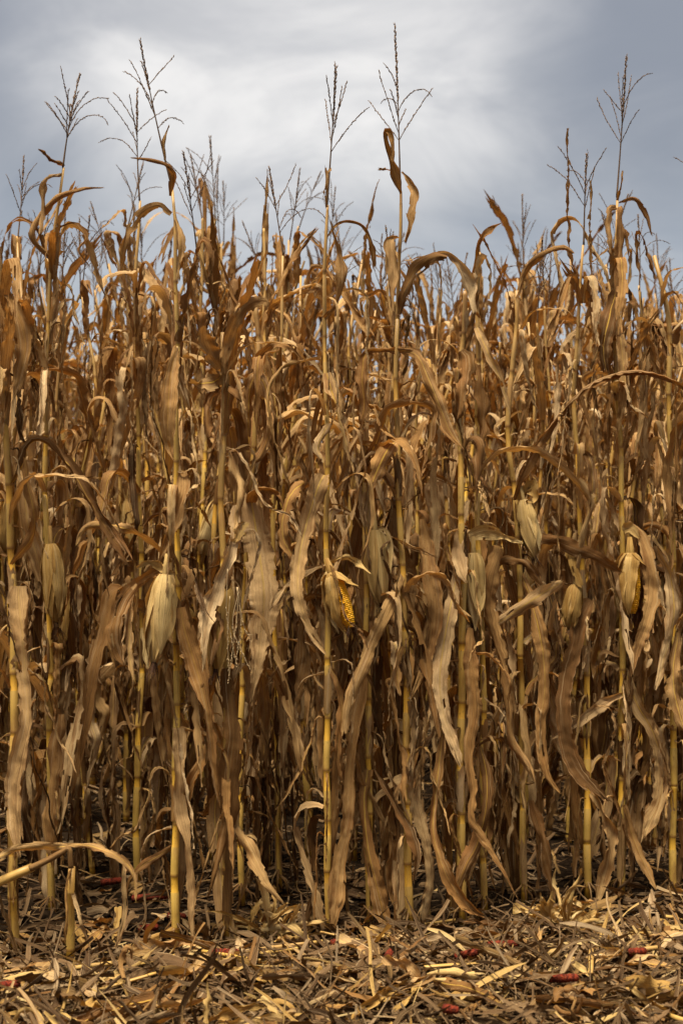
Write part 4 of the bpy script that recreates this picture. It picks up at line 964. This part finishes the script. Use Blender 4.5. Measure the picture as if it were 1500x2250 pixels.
# larger pieces lying on top
BIG = []
for q in range(20):
    V, F, U = scrap_arrays(rngQ, 'big'); BIG.append([make_mesh('fallen_leaf', V, F, U, (m_,)) for m_ in ('litter', 'leaf', 'husk_gold')])
for q in range(200):
    x = rngQ.uniform(-1.15, 1.25); y = 3.2 + (row_y(0, x) + 0.1 - 3.2) * rngQ.random()
    m_ = int(rngQ.choice([0, 1, 2], p=[0.55, 0.3, 0.15])); thick = float(np.clip((row_y(0, x) - 0.25 - y) / 0.3, 0, 1))
    o = link('fallen_leaf' if m_ < 2 else 'fallen_husk', BIG[rngQ.integers(20)][m_], None, (x, y, float(ground_z(x, y)) + 0.022 + 0.045 * thick), (rngQ.normal(0, .22), rngQ.normal(0, .2), rngQ.uniform(0, 6.28)))
    if m_ < 2: tag(o, 'torn dry leaf lying flat in the litter before the corn', 'fallen leaf', 'torn leaves lying in the litter')
    else: tag(o, 'golden scrap of husk lying in the litter before the corn', 'husk', 'golden husk scraps lying in the litter')
SEG = []
for q in range(6):
    L = rngQ.uniform(0.10, 0.28); n = 6; P = np.stack((np.linspace(-L / 2, L / 2, n), 0.006 * smooth_noise(rngQ, n, 2), 0 * np.zeros(n)), 1)
    V, F, U = tube(P, 0.009 * (1 + 0.15 * smooth_noise(rngQ, n, 1)), 9); zone = np.zeros((len(V), 3)); zone[:, 0] = rngQ.random(); zone[:, 2] = rngQ.uniform(0.3, 1); SEG.append(make_mesh('stalk_piece', V, F, U, ('stalk',), zone))
for q in range(18):
    x = rngQ.uniform(-1.1, 1.2); y = 3.25 + (row_y(0, x) - 3.25) * rngQ.random(); thick = float(np.clip((row_y(0, x) - 0.25 - y) / 0.3, 0, 1))
    tag(link('stalk_piece', SEG[q % 6], None, (x, y, float(ground_z(x, y)) + 0.02 + 0.045 * thick), (0, rngQ.normal(0, .12), rngQ.uniform(0, 6.28)), (1, rngQ.uniform(.3, .8), rngQ.uniform(.3, .8))), 'short yellow piece of broken stalk lying in the litter', 'stalk piece', 'broken stalk pieces in the litter')

# bare red cobs
def cob_mesh(rng, L):
    n, k = max(12, int(L / 0.0045)), 14; P = np.stack((np.linspace(-L / 2, L / 2, n), 0 * np.zeros(n), 0 * np.zeros(n)), 1); r = 0.0105 * np.interp(np.linspace(0, 1, n), [0, .04, .5, .96, 1], [.7, 1, 1, .8, .5])
    V, F, U = tube(P, r, k); ii = np.arange(n * k); f = np.where(((ii // k) + (ii % k)) % 2 == 0, 1.15, 0.84); V[:n * k] = P.repeat(k, 0) + (V[:n * k] - P.repeat(k, 0)) * f[:, None]
    return V, F, U
COBS = [
 (332, 1972, 0.125, 0.05, 'long bare red cob lying level on dark soil behind the tall left-leaning plant'),
 (248, 1937, 0.08, 0.2, 'red cob half hidden in the dark left of the long bare one'),
 (326, 2040, 0.06, 0.3, 'short broken red cob below the long bare one'),
 (388, 2014, 0.06, -0.3, 'red cob end showing behind the base of the tall left-leaning plant'),
 (492, 2094, 0.085, -0.15, 'red cob in the litter just in front of the snapped plant'),
 (748, 2070, 0.06, 0.4, 'red cob beside the foot of the stalk that bears the open ear'),
 (856, 2096, 0.05, 1.3, 'red cob tip sticking out of a husk sheath in front of the tallest plant'),
 (1026, 2098, 0.075, 0.5, 'tilted red cob in the litter in front of the thick golden stalk'),
 (1104, 2076, 0.085, -0.05, 'red cob lying level behind the tilted one, right of the middle'),
 (1238, 2150, 0.075, -0.1, 'dark red cob among golden strips near the lower right'),
 (1400, 2092, 0.05, 0.2, 'red cob peeping from husks near the right edge'),
 (14, 2166, 0.07, 0.2, 'red cob at the left edge of the litter'),
 (990, 2219, 0.04, -0.5, 'pinkish cob stub at the bottom of the frame'),
]
for px, py, L, a, lab in COBS:
    d = ground_depth(py); p = pix(px, py, d); V, F, U = cob_mesh(rngQ, L)
    thick = float(np.clip((row_y(0, p[0]) - 0.22 - d) / 0.25, 0, 1)); d *= (CAM_Z - 0.022 - 0.058 * thick) / CAM_Z; p = pix(px, py, d)
    tag(link('corn_cob', make_mesh('corn_cob', V, F, U, ('cob',)), None, (p[0], p[1], 0.022 + 0.058 * thick), (rngQ.uniform(0, 6), -0.06, a)), lab, 'corn cob', 'bare red cobs on the ground')

# piles of torn husk and single large husks: strips authored in photo pixels round a ground point
def husk_thing(name, label, cat, px, py, strips, mat='husk', group=None, seed=0):
    lift = 0.062 if py > 2095 else 0.012
    d = ground_depth(py) * (CAM_Z - lift) / CAM_Z; base = pix(px, py, d); base[2] = lift
    root = bpy.data.objects.new(name, None); COL.objects.link(root); root.location = base; root.empty_display_size = 0.1; tag(root, label, cat, group)
    HERO[name + str(seed)] = (root, base, d, np.random.default_rng(500 + seed))
    if name == 'husk_pile':
        rg = np.random.default_rng(60 + seed); strips = list(strips)
        for q in range(22):
            t_ = math.radians(rg.uniform(-85, 85)); l_ = rg.uniform(45, 115); bx_, by_ = px + rg.normal(0, 26), py + rg.uniform(-5, 22); bend = rg.uniform(-25, 25)
            strips.append([(bx_, by_, 5), (bx_ + 0.4 * l_ * math.sin(t_) + bend * .4, by_ - 0.45 * l_ * math.cos(t_), rg.uniform(8, 15)), (bx_ + 0.8 * l_ * math.sin(t_) + bend, by_ - 0.7 * l_ * math.cos(t_), rg.uniform(6, 12)), (bx_ + l_ * math.sin(t_) + bend * 1.6, by_ - 0.75 * l_ * math.cos(t_), 2)])
    for i, st in enumerate(strips):
        mt = mat if not isinstance(mat, (list, tuple)) else mat[i % len(mat)]
        if name == 'husk_pile': st = [(x_, y_, w_ * 1.5) for x_, y_, w_ in st]
        hero_leaf(name + str(seed), st, dd=-0.05 if i % 2 else 0.03, mat=mt, name='husk_leaf', ruffle=0.002, tw=0.5, m=6, curl=0.8)
husk_thing('husk_pile', 'pale torn husks heaped in front of the corn left of the middle', 'husks', 605, 2045, [
 [(560,2030,6),(562,1990,18),(590,1990,16),(612,1992,3)], [(590,2040,8),(585,1990,16),(575,1950,18),(560,1928,3)], [(600,2050,8),(612,2010,18),(625,1988,18),(638,1985,3)],
 [(610,2055,8),(640,2030,16),(655,2000,14),(660,1985,3)], [(600,2060,10),(570,2045,18),(545,2030,14),(520,2024,3)], [(620,2065,6),(660,2055,14),(690,2040,3)], [(580,2060,6),(560,2075,14),(540,2098,10)],
 [(605,2060,6),(620,2035,20),(650,2045,18),(668,2075,4)], [(590,2050,5),(600,2000,14),(605,1960,10),(600,1945,3)], [(640,2060,4),(600,2075,9),(560,2080,3)]], ['husk', 'husk', 'husk_gold'], None, 1)
husk_thing('husk_pile', 'pale torn husks fanned out like a flower in front of the right-hand stalks', 'husks', 1235, 2035, [
 [(1235,2030,8),(1228,1980,14),(1215,1940,12),(1222,1905,3)], [(1245,2030,8),(1255,1980,14),(1270,1930,10),(1278,1905,3)], [(1240,2035,8),(1225,2005,18),(1250,1985,20),(1290,1995,4)], [(1230,2040,8),(1215,2010,20),(1230,1995,12)],
 [(1250,2040,8),(1290,2015,18),(1330,1995,4)], [(1225,2050,8),(1200,2030,18),(1165,2012,14),(1150,2008,4)], [(1240,2045,6),(1280,2040,14),(1330,2060,4)], [(1245,2030,6),(1240,1985,12),(1262,1950,10),(1288,1950,3)],
 [(1235,2045,10),(1260,2020,22),(1300,2030,16),(1345,2025,3)], [(1220,2040,6),(1195,2005,10),(1180,1990,3)]], ['husk', 'husk_gold', 'husk'], None, 2)
husk_thing('dry_husk', 'large golden husk with fine ribs lying at the lower right corner', 'husk', 1450, 2195, [[(1375,2150,10),(1410,2168,60),(1460,2185,70),(1520,2215,40),(1560,2235,8)], [(1380,2165,10),(1430,2205,40),(1480,2225,36),(1530,2240,8)]], 'husk_gold', None, 3)
husk_thing('dry_husk', 'long pale spindle of husk lying in the litter below the thick golden stalk', 'husk', 1020, 2165, [[(938,2142,8),(980,2142,34),(1030,2152,44),(1075,2168,36),(1105,2176,8)], [(945,2152,6),(1000,2165,30),(1060,2180,24),(1100,2182,4)]], 'husk', None, 4)
husk_thing('dry_husk', 'grey wedge of husk sheath lying aslant in front of the tallest plant', 'husk', 890, 2150, [[(846,2100,34),(872,2118,46),(905,2140,40),(935,2168,6)]], 'leaf_pale', None, 5)
husk_thing('dry_husk', 'pointed yellow husk standing up at the bottom middle', 'husk', 470, 2240, [[(452,2250,20),(455,2210,26),(456,2180,16),(455,2155,3)], [(460,2245,14),(500,2225,34),(545,2215,30),(590,2212,5)], [(480,2250,10),(540,2248,34),(600,2235,36),(640,2260,10)], [(430,2250,8),(420,2210,14),(425,2175,4)]], ['husk', 'husk_gold'], None, 6)
husk_thing('dry_husk', 'curled brown husk base like a dried flower near the lower right', 'husk', 1240, 2225, [[(1215,2200,20),(1225,2180,36),(1250,2172,30),(1275,2185,10)], [(1220,2210,20),(1240,2225,36),(1270,2215,30),(1278,2190,10)], [(1215,2195,14),(1205,2215,24),(1230,2245,10)], [(1250,2190,14),(1262,2200,24),(1255,2230,12)]], 'leaf_rust', None, 7)
husk_thing('dry_husk', 'pale curled husk strip at the lower left corner', 'husk', 60, 2245, [[(30,2245,10),(50,2222,18),(75,2222,18),(95,2245,14),(100,2255,6)], [(100,2250,8),(130,2230,20),(170,2245,14)]], 'husk', None, 8)
husk_thing('dry_husk', 'upright curl of brown sheath standing in the litter left of the middle', 'husk', 268, 2150, [[(268,2150,20),(262,2120,26),(270,2088,26),(285,2085,14),(290,2110,6)]], 'leaf', None, 9)
husk_thing('fallen_leaf', 'long grey leaf lying level in front of the snapped plant', 'leaf', 380, 2090, [[(270,2092,10),(320,2085,34),(380,2072,44),(440,2074,40),(490,2090,8)]], 'leaf_pale', None, 10)
husk_thing('fallen_leaf', 'pale grey leaf curling up from the litter below the thick golden stalk', 'leaf', 1010, 2095, [[(1030,2090,10),(1010,2075,24),(1000,2050,20),(1020,2040,6)]], 'leaf_pale', None, 11)

# ------------------------------------------------------------------ the broken plant at the lower left
d = 3.93
b0 = pix(153, 2095, d); b0[2] = 0
root = bpy.data.objects.new('broken_corn_stalk', None); COL.objects.link(root); root.location = b0; tag(root, 'snapped corn stump at the lower left, its dry leaf bent over like a hook', 'corn stalk')
HERO['B'] = (root, b0, d, np.random.default_rng(901))
P_ = np.array([pix(x, y, d) - b0 for x, y in ((152, 2095), (155, 2000), (158, 1940), (160, 1905))]); P_[0][2] = -0.02
arr, coll, L_ = stalk_profile(np.random.default_rng(4), P_, 0.0115, 0.0105, 12); link('stump', make_mesh('stump', arr[0], arr[1], arr[2], ('stalk',), arr[3]), root)
P_ = np.array([pix(x, y, d - 0.05) - b0 for x, y in ((156, 1908), (152, 1866), (138, 1872), (106, 1890), (66, 1909))]); V, F, U = tube(catmull(P_, 24)[0], np.linspace(0.0075, 0.0095, 24), 10); link('bent_stem', make_mesh('bent_stem', V, F, U, ('leaf_old_shaded',)), root)
for pts_, m_ in (([(150,1858,14),(120,1862,24),(70,1862,26),(30,1870,24),(-10,1890,16),(-40,1920,6)], 'leaf'), ([(148,1858,10),(190,1858,18),(235,1872,22),(275,1895,22),(295,1930,16),(298,1985,10)], 'leaf'), ([(272,1898,18),(270,1945,16),(276,2000,12),(262,2060,16),(250,2085,4)], 'leaf'),
                 ([(160,1905,10),(145,1940,22),(146,2010,18),(142,2080,5)], 'leaf_rust'), ([(158,1960,10),(175,2010,14),(188,2060,10),(200,2090,3)], 'leaf')):
    hero_leaf('B', pts_, mat=m_, dd=-0.05, tw=0.5, ruffle=0.003)
d2 = 3.9; b1 = pix(20, 2000, d2)
P_ = np.array([pix(x, y, d2) for x, y in ((-60, 1965), (-10, 1942), (40, 1920), (72, 1906))]); c_ = P_[0].copy(); V, F, U = tube(P_ - c_, [0.013, 0.0128, 0.0125, 0.0125], 12)
zone = np.zeros((len(V), 3)); zone[:, 0] = 1.0; zone[:, 2] = 0.35; lg = link('fallen_stalk', make_mesh('fallen_stalk', V, F, U, ('stalk',), zone), None, c_); tag(lg, 'thick pale broken stalk leaning in from the left edge', 'corn stalk')
